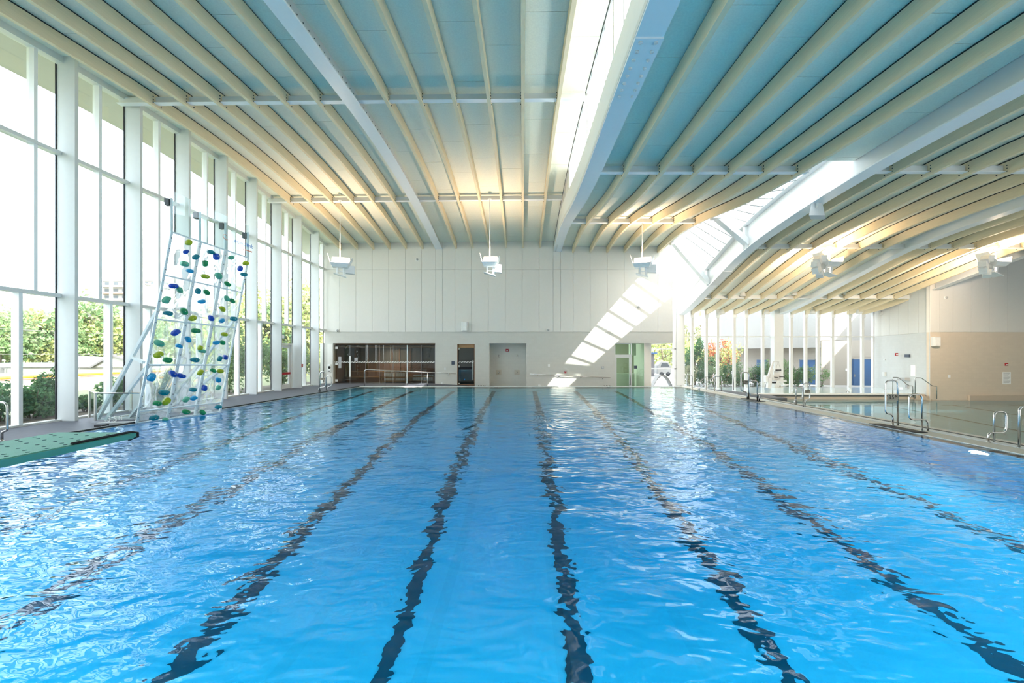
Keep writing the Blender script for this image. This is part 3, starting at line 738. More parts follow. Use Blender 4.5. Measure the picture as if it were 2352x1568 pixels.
for k in range(6):
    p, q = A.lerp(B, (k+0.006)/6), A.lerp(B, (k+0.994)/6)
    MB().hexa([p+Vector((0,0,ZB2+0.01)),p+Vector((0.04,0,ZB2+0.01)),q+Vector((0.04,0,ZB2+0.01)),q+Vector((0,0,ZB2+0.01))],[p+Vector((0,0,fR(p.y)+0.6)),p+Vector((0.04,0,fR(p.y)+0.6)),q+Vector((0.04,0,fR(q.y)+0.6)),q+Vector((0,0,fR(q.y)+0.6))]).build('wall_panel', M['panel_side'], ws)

# ------------------------------------------------------------------ far glass wall under the wave roof
gw = empty('window_40', (24, YG, -0.9), 'far glass wall with white posts behind the leisure pool', 'window', kind='structure')
ZGB, ZGT, ZTR = -0.88, 6.6, WZ(773, YG)
mx = [1569, 1589.5, 1622, 1648, 1686, 1713.5, 1751.5, None, 1816.5, 1850, 1878, 1911.5, 1950.5, 1980, 2006]
xs_ = []
for p in mx:
    if p is None: continue
    x = WX(p, YG); xs_.append(x)
    MB().box(x-0.115, x+0.115, YG-0.12, YG+0.10, ZGB, ZGT).build('mullion', M['alu'], gw)
    if 1580 < p < 1990:
        MB().box(x-0.26, x+0.1, YG-0.28, YG-0.08, fR(YG)-0.25, fR(YG)+0.55).build('beam_shoe', M['steel_w'], gw)
for a, b in zip(xs_, xs_[1:]):
    MB().box(a+0.06, b-0.06, YG-0.01, YG+0.01, ZGB, ZTR-0.04).build('pane', M['glass'], gw)
    MB().box(a+0.06, b-0.06, YG-0.01, YG+0.01, ZTR+0.04, ZGT).build('pane', M['glass'], gw)
    MB().box(a+0.09, b-0.09, YG-0.10, YG+0.10, ZTR-0.05, ZTR+0.05).build('transom', M['alu'], gw)
MB().box(xs_[0], xs_[-1], YG-0.1, YG+0.1, ZGB-0.6, ZGB).build('sill', M['palecoping'], gw)
c1 = MB().box(WX(1776.5,YG-0.6), WX(1797,YG-0.6), YG-0.75, YG-0.15, -1.5, 6.5).build('column_1', M['white'], kind='structure', label='square white column in front of the far glass wall, by the pool lift', cat='column')
c2 = MB().box(WX(1551,YG-0.6), WX(1567.5,YG-0.6), YG-0.9, YG+0.1, -1.5, 6.6).build('column_2', M['white'], kind='structure', label='white column where arched girder lands right of the far wall', cat='column')
# glazing of the passage beyond the far wall
pw = empty('window_41', (13, 37.6, -0.9), 'low passage window with white arch outside, under the soffit', 'window', kind='structure')
xa, xb = WX(1481,37.6), WX(1552,37.6)
MB().box(xa, xb, 37.6, 37.62, -1.2, 9.5).build('pane', M['glass'], pw)
for yy_ in (801, 846.5): MB().box(xa, xb, 37.5, 37.7, WZ(yy_,37.6)-0.05, WZ(yy_,37.6)+0.05).build('transom', M['alu'], pw)
MB().box(WX(1550,37.6)-0.08, WX(1550,37.6)+0.08, 37.5, 37.7, -1.2, 9.5).build('mullion', M['alu'], pw)
MB().box(xa, xb+1, 37.3, 37.8, -1.6, -0.9).build('sill', M['palecoping'], pw)
# pier and glazed door right of the far wall
MB().hexa([(WX(1480.5,YW),YW+0.1,-1.3),(WX(1496,YW+1.5),YW+1.5,-1.3),(WX(1496,YW+1.5),YW+3,-1.3),(WX(1480.5,YW),YW+3,-1.3)],[(WX(1480.5,YW),YW+0.1,ZH),(WX(1496,YW+1.5),YW+1.5,ZH),(WX(1496,YW+1.5),YW+3,ZH),(WX(1480.5,YW),YW+3,ZH)]).build('wall_pier', M['panel'], kind='structure', label='slanted white pier beside the glazed door of the far wall', cat='wall')
# ------------------------------------------------------------------ outside
def leaf_mat(name, col, var=0.3, trans=0.35):
    m, nt, out = new_mat(name); N = nt.nodes; L = nt.links
    ge = N.new('ShaderNodeNewGeometry'); hs = N.new('ShaderNodeHueSaturation'); hs.inputs['Color'].default_value = col+(1,)
    mr = N.new('ShaderNodeMapRange'); L.new(ge.outputs['Random Per Island'], mr.inputs[0]); mr.inputs[3].default_value = 1-var; mr.inputs[4].default_value = 1+var; L.new(mr.outputs[0], hs.inputs['Value'])
    m2 = N.new('ShaderNodeMath'); m2.operation = 'MULTIPLY'; m2.inputs[1].default_value = 7.31; L.new(ge.outputs['Random Per Island'], m2.inputs[0])
    m3 = N.new('ShaderNodeMath'); m3.operation = 'FRACT'; L.new(m2.outputs[0], m3.inputs[0])
    m4 = N.new('ShaderNodeMapRange'); L.new(m3.outputs[0], m4.inputs[0]); m4.inputs[3].default_value = 0.47; m4.inputs[4].default_value = 0.53; L.new(m4.outputs[0], hs.inputs['Hue'])
    d = N.new('ShaderNodeBsdfDiffuse'); t = N.new('ShaderNodeBsdfTranslucent'); L.new(hs.outputs[0], d.inputs[0]); L.new(hs.outputs[0], t.inputs[0])
    mx = N.new('ShaderNodeMixShader'); mx.inputs[0].default_value = trans; L.new(d.outputs[0], mx.inputs[1]); L.new(t.outputs[0], mx.inputs[2]); L.new(mx.outputs[0], out.inputs[0])
    return m
M['leaf_g'] = leaf_mat('leaf_green', (0.19, 0.28, 0.13)); M['leaf_y'] = leaf_mat('leaf_yellow_green', (0.36, 0.40, 0.15))
M['leaf_d'] = leaf_mat('leaf_dark', (0.05, 0.13, 0.05)); M['leaf_o'] = leaf_mat('leaf_orange', (0.46, 0.16, 0.07), 0.35)
M['leaf_s'] = leaf_mat('leaf_shrub', (0.10, 0.20, 0.09), 0.4); M['leaf_o2'] = leaf_mat('leaf_olive', (0.30, 0.31, 0.18))
M['bark'] = mat('bark', (0.13, 0.10, 0.07), 0.9, var=0.2)
M['turf'] = mat('turf', (0.15, 0.165, 0.085), 0.9, var=0.12, scale=0.3)
M['track'] = mat('red_track', (0.24, 0.075, 0.055), 0.8); M['yellow'] = mat('yellow_pipe', (0.60, 0.30, 0.02), 0.6)
M['soil'] = mat('soil', (0.09, 0.07, 0.05), 0.95, var=0.2)
M['conc'] = mat('light_concrete', (0.26, 0.255, 0.245), 0.8, var=0.05)
M['houseW'] = mat('house_white', (0.30, 0.29, 0.275), 0.7); M['roofG'] = mat('roof_grey', (0.10, 0.095, 0.10), 0.8); M['roofT'] = mat('roof_teal', (0.16, 0.27, 0.24), 0.6)
M['winD'] = mat('far_window', (0.06, 0.07, 0.08), 0.3); M['fence'] = mat('fence_wire', (0.08, 0.08, 0.08), 0.6)
M['brown'] = mat('balcony_brown', (0.22, 0.16, 0.12), 0.7)
R = random.Random(11)
def leaves(n, sampler, size, flat=0.0, tri=False):
    mb = MB()
    for _ in range(n):
        c = Vector(sampler()); s = size*R.uniform(0.6, 1.35)
        a = Vector((R.gauss(0,1), R.gauss(0,1), R.gauss(0,1)*(1-flat))).normalized()
        b = a.cross(Vector((R.gauss(0,1), R.gauss(0,1), R.gauss(0,1)))).normalized()
        a = a*s; b = b*s*0.55
        mb.add([c-a, c+b*0.9, c+a, c-b*0.9], [(0,1,2,3)])
    return mb
def ball(c, r):
    c = Vector(c)
    def f():
        while True:
            p = Vector((R.uniform(-1,1), R.uniform(-1,1), R.uniform(-1,1)))
            q = p.length
            if 0.35 < q < 1: return c+Vector((p.x*r[0], p.y*r[1], p.z*r[2]))
    return f
def clusters(c, r, k, sub):
    cs = []
    for _ in range(k):
        d = Vector((R.gauss(0,1), R.gauss(0,1), R.gauss(0,1))).normalized()*R.uniform(0.45, 0.9)
        cs.append(ball(Vector(c)+Vector((d.x*r[0], d.y*r[1], d.z*r[2])), [q*sub*R.uniform(0.7,1.2) for q in r]))
    return lambda: R.choice(cs)()
def tree(x, y, z0, h, w, leafm, label, group, n=1500, size=0.35, trunk=0.25):
    t = empty('tree', (x, y, z0), label, 'tree', group)
    mb = MB().tube([(x,y,z0-0.2),(x+0.1,y,z0+h*0.3),(x,y+0.1,z0+h*0.6)], [trunk, trunk*0.8, trunk*0.35], 8)
    for k in range(5):
        a = k*1.3; mb.tube([(x,y,z0+h*(0.25+0.06*k)),(x+math.cos(a)*w*0.3,y+math.sin(a)*w*0.3,z0+h*(0.5+0.07*k))], [trunk*0.4, trunk*0.15], 5)
    mb.build('trunk', M['bark'], t)
    leaves(int(n*1.5), clusters((x, y, z0+h*0.47), (w*0.5, w*0.5, h*0.48), 24, 0.36), size*0.85).build('crown', leafm, t, kind='stuff', fix=False)
    return t
def shrub(name, x, y, z0, h, w, leafm, label, group, n=500, size=0.09, shape=None):
    t = empty(name, (x, y, z0), label, 'shrub', group)
    mb = MB()
    for k in range(6):
        a = k*1.05+x; mb.tube([(x+math.cos(a)*0.05,y+math.sin(a)*0.05,z0-0.05),(x+math.cos(a)*w*0.28,y+math.sin(a)*w*0.28,z0+h*R.uniform(0.6,0.95))], [0.02, 0.008], 5)
    mb.build('stems', M['bark'], t)
    leaves(n, shape or clusters((x, y, z0+h*0.5), (w*0.5, w*0.5, h*0.5), 12, 0.45), size).build('foliage', leafm, t, kind='stuff', fix=False)
    return t
# ground
MB().box(-320, -15.95, -120, 260, -0.35, -0.12).build('ground_field', M['turf'], kind='structure', label='sunlit turf sports field outside the left windows', cat='field')
MB().box(-18.6, -15.96, Y0, 33, -0.13, 0.02).build('ground_planting', M['soil'], kind='structure', label='dark planting strip along the left windows', cat='soil')
MB().box(-15.9, 320, 39.2, 260, -1.4, -1.0).build('ground_court', M['conc'], kind='structure', label='pale paved court beyond the far glass wall', cat='ground')
a = W(0, 872, 38); 
MB().hexa([(-50,24,-0.13),(-47,24,-0.13),(-47,150,-0.13),(-50,150,-0.13)],[(-50,24,-0.06),(-47,24,-0.06),(-47,150,-0.06),(-50,150,-0.06)]).build('running_track', M['track'], label='red running track strip beyond the turf', cat='track')
# yellow padded barrier with white legs
bar_ = empty('field_barrier', (-33, 30, -0.12), 'low yellow topped barrier on white legs across the turf field', 'barrier')
MB().tube([(-36.5,18,0.62),(-36.5,60,0.62)], 0.10, 8).build('top_pipe', M['yellow'], bar_)
for y in frange(20, 58, 4.2):
    MB().bar((-36.5,y,0.55),(-36.5,y,-0.12),0.06,0.06).bar((-36.5,y,0.5),(-35.3,y,-0.12),0.05,0.05).build('leg', M['houseW'], bar_)
# shrubs inside the planting strip
for x, y, h, w, lab in [(-17.2,12.5,1.1,1.5,'leafy shrub outside the first left window, at the frame edge'),(-17.3,13.2,1.2,1.3,'leafy shrub behind the bent grab rail, outside the left glass'),
        (-17.0,13.8,1.05,1.2,'broad green shrub outside, right of the lower mullion before the first fin'),(-17.4,14.3,1.15,1.2,'dense shrub outside the glass, just left of the first tall fin'),(-17.3,14.6,1.7,0.8,'tallest shrub with loose sprigs, outside beside the first tall fin'),
        (-17.1,15.6,0.6,0.7,'small shrub at the foot of the second window bay'),(-17.2,16.8,1.25,1.0,'shrub outside the window behind the climbing wall struts'),(-17.3,17.6,1.5,1.0,'shrub outside behind the strut foot of the climbing wall'),(-17.2,19.2,1.6,1.3,'shrub outside behind the clear climbing wall')]:
    shrub('shrub', x, y, 0.0, h, w, M['leaf_s'], lab, 'shrubs along the left windows', n=1500, size=0.065)
for x, y, h, w, lab in [(-17.3,23.4,4.4,1.9,'dark leafy shrub right of the climbing wall, outside the glass'),(-17.4,25.6,4.2,2.0,'tall green shrub outside the window before the fire door'),(-17.5,28.0,3.6,1.9,'shrub outside the glass of the fire door'),(-17.5,31.0,3.6,2.0,'last tall shrub outside near the far left corner')]:
    shrub('tall_shrub', x, y, 0.0, h, w, M['leaf_g'], lab, 'tall shrubs outside the left windows', n=2200, size=0.10)
# tree row beyond the field
rows = [(0,52,9.5,10,'leaf_g','pale green round tree at the left frame edge, beyond the field'),(20,58,8.5,9,'leaf_o2','olive tree second in the row beyond the field'),(100,56,10.2,9,'leaf_y','yellow green tree filling the window before the first fin'),(150,60,9.5,9,'leaf_g','green tree hidden partly by the first tall fin'),
        (205,58,11.6,9,'leaf_g','taller green tree above the grey roofed house'),(250,62,10.5,9,'leaf_o2','olive tree right of the grey roofed house top'),(290,60,10,9,'leaf_y','yellowish tree below the apartment tower'),(345,62,9,8,'leaf_y','yellow green tree behind the climbing wall frame'),
        (420,58,9.5,9,'leaf_g','green tree seen through the clear climbing wall'),(480,60,9,9,'leaf_y','pale tree seen through the climbing wall right side')]
for px, Y, h, w, lm, lab in rows:
    Y = Y*1.62; h = (h-2.2)*1.62+2.2
    tree(WX(px, Y), Y, -0.1, h, w*1.55, M[lm], lab, 'trees beyond the sports field', n=2200, size=0.55)
rows = [(545,46,10.5,8,'leaf_y','yellow green tree just right of the climbing wall'),(590,50,11.5,8,'leaf_y','tall yellow green tree through the fourth far bay'),(625,47,10,7,'leaf_g','green tree left of the fire door'),(665,50,12,7.5,'leaf_y','yellow tree above the fire door'),(700,48,12.5,7,'leaf_y','tall pale yellow tree right of the fire door'),(738,50,12.5,7,'leaf_y','yellow tree in the last bay before the corner')]
for px, Y, h, w, lm, lab in rows:
    tree(WX(px, Y), Y, -0.1, h, w, M[lm], lab, 'yellow green trees by the left corner', n=1900, size=0.34)
# houses beyond the field
lb = empty('long_building', (WX(90, 70), 70, -0.1), 'long low white building with teal roof edge beyond the track', 'building')
x0, x1 = WX(-60, 70), WX(133, 70)
MB().box(x0, x1, 70, 78, -0.1, WZ(842, 70)).build('wall', M['houseW'], lb)
MB().box(x0-0.3, x1+0.3, 69.4, 78.4, WZ(842, 70), WZ(834, 70)).build('roof', M['roofT'], lb)
bl = empty('bleachers', (WX(15, 52), 52, -0.1), 'dark railed bleachers at the left frame edge', 'bleachers')
MB().bar(W(3,842,52), W(3,880,52), 0.35, 0.35).build('post', M['fence'], bl)
for k in range(4): MB().bar(W(3+12*k,845,52), W(3+12*k,876,52), 0.09, 0.09).build('post', M['fence'], bl)
for yy_ in (845, 858, 862): MB().bar(W(-30,yy_,52), W(44,yy_+(2 if yy_ > 850 else 0),52), 0.1, 0.12).build('rail', M['fence'], bl)
MB().hexa([W(-40,874,52),W(48,876,52),W(48,876,55),W(-40,874,55)],[W(-40,862,52),W(20,870,52),W(20,870,55),W(-40,862,55)]).build('seat_bank', M['roofG'], bl)
ho = empty('house', (WX(230, 66), 66, -0.1), 'white house with dark grey gabled roof beyond the field', 'house')
p = lambda x, y, Y=66: W(x, y, Y)
MB().hexa([(WX(180,66),66,-0.2),(WX(292,66),66,-0.2),(WX(292,66),74,-0.2),(WX(180,66),74,-0.2)],[(WX(180,66),66,WZ(844,66)),(WX(292,66),66,WZ(838,66)),(WX(292,66),74,WZ(838,66)),(WX(180,66),74,WZ(844,66))]).build('wall', M['houseW'], ho)
MB().hexa([p(176,844,65.5),p(216,844,65.5),p(244,822,70),p(180,818,70)],[p(176,842.5,65.5),p(216,842.5,65.5),p(244,820,70),p(180,816,70)]).build('roof', M['roofG'], ho)
MB().prism([(WX(212,66),WZ(843,66)),(WX(246,66),WZ(824,66)),(WX(258,66),WZ(816,66)),(WX(292,66),WZ(826,66)),(WX(292,66),WZ(843,66))], 'y', 65.6, 73).build('gable', M['houseW'], ho)
for a_, b_ in (((210,843),(258,815)),((258,815),(294,827))): MB().bar(p(*a_,65.4), p(*b_,65.4), 0.5, 0.25).build('roof_edge', M['roofG'], ho)
for xx in (236, 268): MB().box(WX(xx,65.5), WX(xx+6,65.5), 65.45, 65.6, WZ(862,65.5), WZ(855,65.5)).build('window', M['winD'], ho)
def tower(name, px0, px1, ytop, Y, depth, floors, bays, label, wallm=None):
    b = empty(name, (WX((px0+px1)/2, Y), Y, -0.1), label, 'building')
    x0, x1, zt = WX(px0, Y), WX(px1, Y), WZ(ytop, Y)
    MB().box(x0, x1, Y, Y+depth, -0.1, zt).build('wall', wallm or M['houseW'], b)
    MB().box(x0-0.3, x1+0.3, Y-0.3, Y+depth, zt, zt+0.5).build('roof_slab', M['houseW'], b)
    fh = zt/floors
    for f in range(max(1, floors//3), floors):
        z = f*fh
        MB().box(x0+0.5, x1-0.5, Y-1.3, Y, z+0.15, z+0.9).build('balcony', M['brown'] if f % 2 == 0 else M['houseW'], b)
        for k in range(bays):
            cx = x0+(x1-x0)*(k+0.5)/bays; w = (x1-x0)/bays*0.27
            MB().box(cx-w, cx+w, Y-0.05, Y+0.1, z+0.95, z+fh*0.86).build('window', M['winD'], b)
    return b
tower('apartment_tower', 236, 296, 646, 150, 18, 12, 3, 'white apartment tower with brown balconies above the treetops')
tower('apartment_tower', 330, 358, 645, 176, 18, 12, 2, 'second white apartment tower behind the climbing wall')
tower('apartment_block', 80, 135, 716, 150, 16, 8, 4, 'low pale apartment block above the trees before the first fin')
tower('apartment_block', 184, 262, 700, 125, 12, 8, 4, 'long pale apartment block left of the tall tower')
tower('apartment_block', -40, 36, 722, 160, 14, 7, 4, 'hazy apartment block at the left frame edge')
# floodlight mast
fm = empty('floodlight_mast', (WX(255, 80), 80, -0.1), 'tall white floodlight mast with two rows of lamps over the field', 'floodlight')
MB().tube([(WX(255,80),80,-0.1),W(255,462,80)], [0.34,0.18], 10).build('pole', M['houseW'], fm)
for yy_ in (463, 469): MB().bar(W(240,yy_,80), W(270,yy_,80), 0.12, 0.12).build('cross_arm', M['houseW'], fm)
for yy_ in (461, 467):
    for k in range(5):
        c = W(241+6.8*k, yy_, 80); MB().lathe([(0.08,0.25),(0.30,0.0),(0.27,-0.08)], c, 10, 'y').build('lamp_head', M['houseW'], fm)
sl = empty('street_lamp', (WX(330, 40), 40, -0.1), 'grey street lamp arm behind the second glazed bay', 'street lamp')
MB().tube([(WX(330,40),40,-0.1),W(330,540,40),W(326,524,40),W(300,519,40)], 0.07, 8).build('pole', M['alu'], sl)
MB().bar(W(300,519,40), W(277,516,40), 0.25, 0.1).build('lamp_head', M['alu'], sl)
# mesh fence between field and track
fe = empty('sports_fence', (-46, 40, -0.1), 'tall thin wire fence beyond the turf', 'fence')
for y in frange(30, 76, 4.6): MB().tube([(-46,y,-0.1),(-46,y,4.6)], 0.04, 6).build('post', M['fence'], fe)
for z in (0.1, 2.3, 4.55): MB().tube([(-46,30,z),(-46,76,z)], 0.03, 6).build('rail', M['fence'], fe)

# ---- court beyond the far glass wall
ZO = -1.0
tree(WX(1596, 43), 43, ZO, 5.4, 2.6, M['leaf_d'], 'dark green tree at the left end behind the far glass wall', 'court trees', n=1500, size=0.14, trunk=0.10)
tree(WX(1622, 44), 44, ZO, 4.4, 2.2, M['leaf_d'], 'second dark green tree, lower, left of the orange maple', 'court trees', n=1200, size=0.13, trunk=0.09)
tree(WX(1655, 46), 46, ZO, 5.6, 4.2, M['leaf_o'], 'orange autumn maple behind the far glass wall', 'court trees', n=900, size=0.16, trunk=0.10)
tree(WX(1676, 45), 45, ZO, 5.6, 2.6, M['leaf_y'], 'slim yellow green tree right of the orange maple', 'court trees', n=700, size=0.15, trunk=0.08)
ss = [(1585,41,2.0,1.7,'leaf_o2','olive shrub at the left end of the far glass wall'),(1617,41,2.5,1.7,'leaf_d','dark shrub under the conifer'),(1640,41,2.2,1.9,'leaf_g','green shrub below the orange maple'),(1664,41,2.2,1.8,'leaf_s','shrub right of the stair rails outside'),(1690,41,2.5,1.7,'leaf_s','shrub left of the two and a half metre sign outside'),
      (1712,41,2.0,1.7,'leaf_g','low shrub behind the tall grab rail'),(1735,41,2.4,1.7,'leaf_d','feathery shrub left of the pool lift'),(1760,41,2.6,1.6,'leaf_g','feathery shrub behind the pool lift'),(1808,41,2.6,1.6,'leaf_g','feathery shrub right of the square column'),(1832,41,2.2,1.7,'leaf_s','feathery shrub before the middle blue doors'),(1853,41,2.0,1.5,'leaf_g','low shrub right of the middle blue doors')]
for px, Y, h, w, lm, lab in ss: shrub('shrub', WX(px, Y), Y, ZO, h*1.05, w, M[lm], lab, 'shrubs outside the far glass wall', n=1700, size=0.075)
sx, sy = WX(1697, 42), 42
shrub('slim_shrub', sx, sy, ZO, 3.6, 0.9, M['leaf_g'], 'slim upright shrub rising beside the third glass post', None, n=500, size=0.08)
shrub('leafy_shrub', WX(1886, 40.6), 40.6, ZO, 2.5, 1.9, M['leaf_g'], 'pale leafy sapling standing alone before the buff wall', None, n=420, size=0.10)
# building across the court
bd = empty('court_building', (WX(1870, 47), 47, ZO), 'buff block building with white upper storey and blue doors across the court', 'building')
xk = WX(1874, 44)
wl = MB().hexa([(WX(1700,52),52,ZO-0.3),(xk,44,ZO-0.3),(xk,54,ZO-0.3),(WX(1700,52),54,ZO-0.3)],[(WX(1700,52),52,3.3),(xk,44,3.3),(xk,54,3.3),(WX(1700,52),54,3.3)]).build('wall', M['extblock'], bd)
def onwall(px, yl):                                       # point on the receding left wall at photo column px
    ax, ay, bx, by = WX(1700,52), 52.0, xk, 44.0
    k = (px-CX)/F; t = (k*ay-ax)/((bx-ax)-k*(by-ay)); return Vector((ax+(bx-ax)*t, ay+(by-ay)*t, yl))
MB().hexa([(xk,43.2,ZO-0.3),(WX(2060,43.2),42.4,ZO-0.3),(WX(2060,43.2),50,ZO-0.3),(xk,50,ZO-0.3)],[(xk,43.2,3.75),(WX(2060,43.2),42.4,3.95),(WX(2060,43.2),50,3.95),(xk,50,3.75)]).build('wall', M['extblock'], bd)
MB().hexa([(WX(1660,50),50.5,3.05),(xk-0.3,42.9,3.05),(xk-0.3,54,3.05),(WX(1660,50),56,3.05)],[(WX(1660,50),50.5,9.5),(xk-0.3,42.9,9.5),(xk-0.3,54,9.5),(WX(1660,50),56,9.5)]).build('upper_storey', M['houseW'], bd)
MB().box(xk-0.5, WX(2075,46), 45, 54, 3.9, 9.5).build('upper_storey', M['houseW'], bd)
for px in (1716, 1745, 1822, 1851):
    q = onwall(px, 5.0); q2 = onwall(px+6, 5.0)
    MB().hexa([(q.x,q.y-1.45,4.1),(q2.x,q2.y-1.45,4.1),(q2.x,q2.y,4.1),(q.x,q.y,4.1)],[(q.x,q.y-1.45,7.5),(q2.x,q2.y-1.45,7.5),(q2.x,q2.y,7.5),(q.x,q.y,7.5)]).build('window', M['winD'], bd)
def bdoor(p0, p1, y):
    d = MB().box(WX(p0,y), WX(p1,y), y-0.05, y+0.2, ZO, WZ(825,y)).build('door', M['bluedoor'], bd)
    MB().box(WX(p0-1.5,y), WX(p1+1.5,y), y-0.10, y+0.2, WZ(825,y), WZ(823,y)).build('lintel', M['houseW'], d)
    MB().box(WX(p0+0.2,y), WX(p0+0.9,y), y-0.12, y-0.05, ZO+0.9, ZO+1.2).build('handle', M['steel'], d)
bdoor(1961, 1980.5, 42.6); bdoor(1981.5, 2003, 42.5)
for p0, p1 in ((1739, 1763), (1838, 1853), (1854, 1872)):
    a_, b_ = onwall(p0, ZO), onwall(p1, ZO); zt = WZ(825, (a_.y+b_.y)/2); o_ = Vector((-0.08, -0.12, 0))
    d = MB().hexa([a_+o_, b_+o_, b_+Vector((0,0.2,0)), a_+Vector((0,0.2,0))], [v+Vector((0,0,zt-ZO)) for v in (a_+o_, b_+o_, b_+Vector((0,0.2,0)), a_+Vector((0,0.2,0)))]).build('door', M['bluedoor'], bd)
    MB().bar(a_+o_*1.3+Vector((0,0,zt-ZO)), b_+o_*1.3+Vector((0,0,zt-ZO)), 0.15, 0.12).build('lintel', M['houseW'], d)
MB().box(WX(1941,43), WX(1946,43), 42.9, 43.2, WZ(852,43), WZ(846,43)).build('wall_box', M['white'], bd)
# hazy wooded hill
for k, (px, Y, h, w, lab) in enumerate([(1590,120,14,26,'hazy wooded rise, leftmost, seen through the upper far glass'),(1622,128,20,22,'hazy round treetop, tallest, seen through the upper far glass'),(1660,124,14,26,'hazy treetops right of the tallest round one')]):
    tree(WX(px, Y), Y, -1, h, w, M['leaf_o2'], lab, 'hazy trees above the court', n=1300, size=0.9, trunk=0.4)
tree(WX(1520, 80), 80, -1, 10, 14, M['leaf_y'], 'pale tree through the low passage window', 'hazy trees above the court', n=1200, size=0.5)
pv = empty('pavilion', (WX(1503, 60), 60, -1), 'pale street pavilion with flat blue roof through the passage window', 'pavilion')
MB().box(WX(1490,60), WX(1510,60), 60, 64, WZ(812,60), WZ(809,60)).build('roof', M['bluedoor'], pv)
MB().box(WX(1494,60), WX(1506,60), 60.5, 63, -1, WZ(812,60)).build('wall', M['roofG'], pv)
ca = empty('white_van', (WX(1527, 62), 62, -1), 'white parked van through the passage window', 'van')
x0, x1 = WX(1512,62), WX(1542,62)
MB().prism([(x0,-0.7),(x0,0.6),(x0+0.4,1.2),(x1-0.5,1.2),(x1,0.4),(x1,-0.7)], 'y', 62, 63.9).build('body', M['houseW'], ca)
MB().prism([(x0+0.35,0.45),(x0+0.55,1.0),(x1-0.6,1.0),(x1-0.3,0.45)], 'y', 61.97, 62.05).build('window', M['winD'], ca)
for xx in (x0+0.5, x1-0.5): MB().lathe([(0.33,0),(0.33,0.2)], (xx,61.95,-0.68), 14, 'y').build('wheel', M['rubber'], ca)
ar = empty('white_arch', (WX(1520, 36), 36, -1.2), 'low white bent arch standing before the passage window', 'arch')
pts = []
for t in frange(0, 1, 0.05):
    x = 1500+46*t; yv = 893-30*math.sin(math.pi*min(1, max(0, t)))**0.75
    pts.append(W(x, yv, 36))
mb = MB()
for a_, b_ in zip(pts, pts[1:]):
    w0 = Vector((0, 0.9, 0)); n_ = Vector((0,0,0.10))
    mb.hexa([a_, b_, b_+w0, a_+w0], [a_+n_, b_+n_, b_+w0+n_, a_+w0+n_])
mb.build('arch_band', M['conc'], ar)
# ------------------------------------------------------------------ diving board
YB = 2.61; ZBRD = WZ(992.6, YB); bx0, bx1 = WX(131.6, YB), WX(309, YB)
db = empty('diving_board', ((bx0+bx1)/2, YB-2.4, 0), 'green diving board with dark dots and a black padded tip at the left frame edge', 'diving board')
MB().hexa([(bx0,YB-4.9,ZBRD-0.06),(bx1,YB-4.9,ZBRD-0.06),(bx1,YB,ZBRD-0.030),(bx0,YB,ZBRD-0.030)],[(bx0,YB-4.9,ZBRD),(bx1,YB-4.9,ZBRD),(bx1,YB,ZBRD),(bx0,YB,ZBRD)]).build('board_plank', M['board'], db)
MB().hexa([(bx1,YB-4.9,ZBRD-0.075),(bx1+0.012,YB-4.9,ZBRD-0.075),(bx1+0.012,YB,ZBRD-0.036),(bx1,YB,ZBRD-0.036)],[(bx1,YB-4.9,ZBRD-0.004),(bx1+0.012,YB-4.9,ZBRD-0.004),(bx1+0.012,YB,ZBRD-0.004),(bx1,YB,ZBRD-0.004)]).build('side_rail', M['board_side'], db)
mb = MB()
for j, fx in enumerate((0.08, 0.22, 0.40, 0.62, 0.80, 0.93)):
    for k in range(34):
        y = YB-0.07-0.085*k-(0.04 if j % 2 else 0)
        if y > YB-0.62 and fx < 0.02: continue
        mb.lathe([(0.0085,0.0),(0.0085,0.0018)], (bx0+(bx1-bx0)*fx, y, ZBRD), 8)
mb.build('grip_dots', M['dot'], db, kind='stuff')
pts = [(bx1-0.005, YB-0.36, ZBRD+0.004), (bx1-0.005, YB-0.02, ZBRD+0.006), (bx1+0.008, YB+0.012, ZBRD-0.006), (bx1+0.010, YB+0.012, ZBRD-0.030), (bx1, YB-0.04, ZBRD-0.040)]
MB().tube(pts, 0.0085, 8).build('tip_pad', M['rubber'], db)
MB().box(bx0-0.05, bx1+0.05, -1.75, -1.35, 0, ZBRD-0.18).box(bx0-0.1, bx1+0.1, -2.6, 0.2, ZBRD-0.18, ZBRD-0.12).build('stand', M['steel'], db)
MB().lathe([(0.06,-0.3),(0.06,0.3)], ((bx0+bx1)/2, -0.35, ZBRD-0.09), 12, 'x').build('fulcrum', M['rubber'], db)

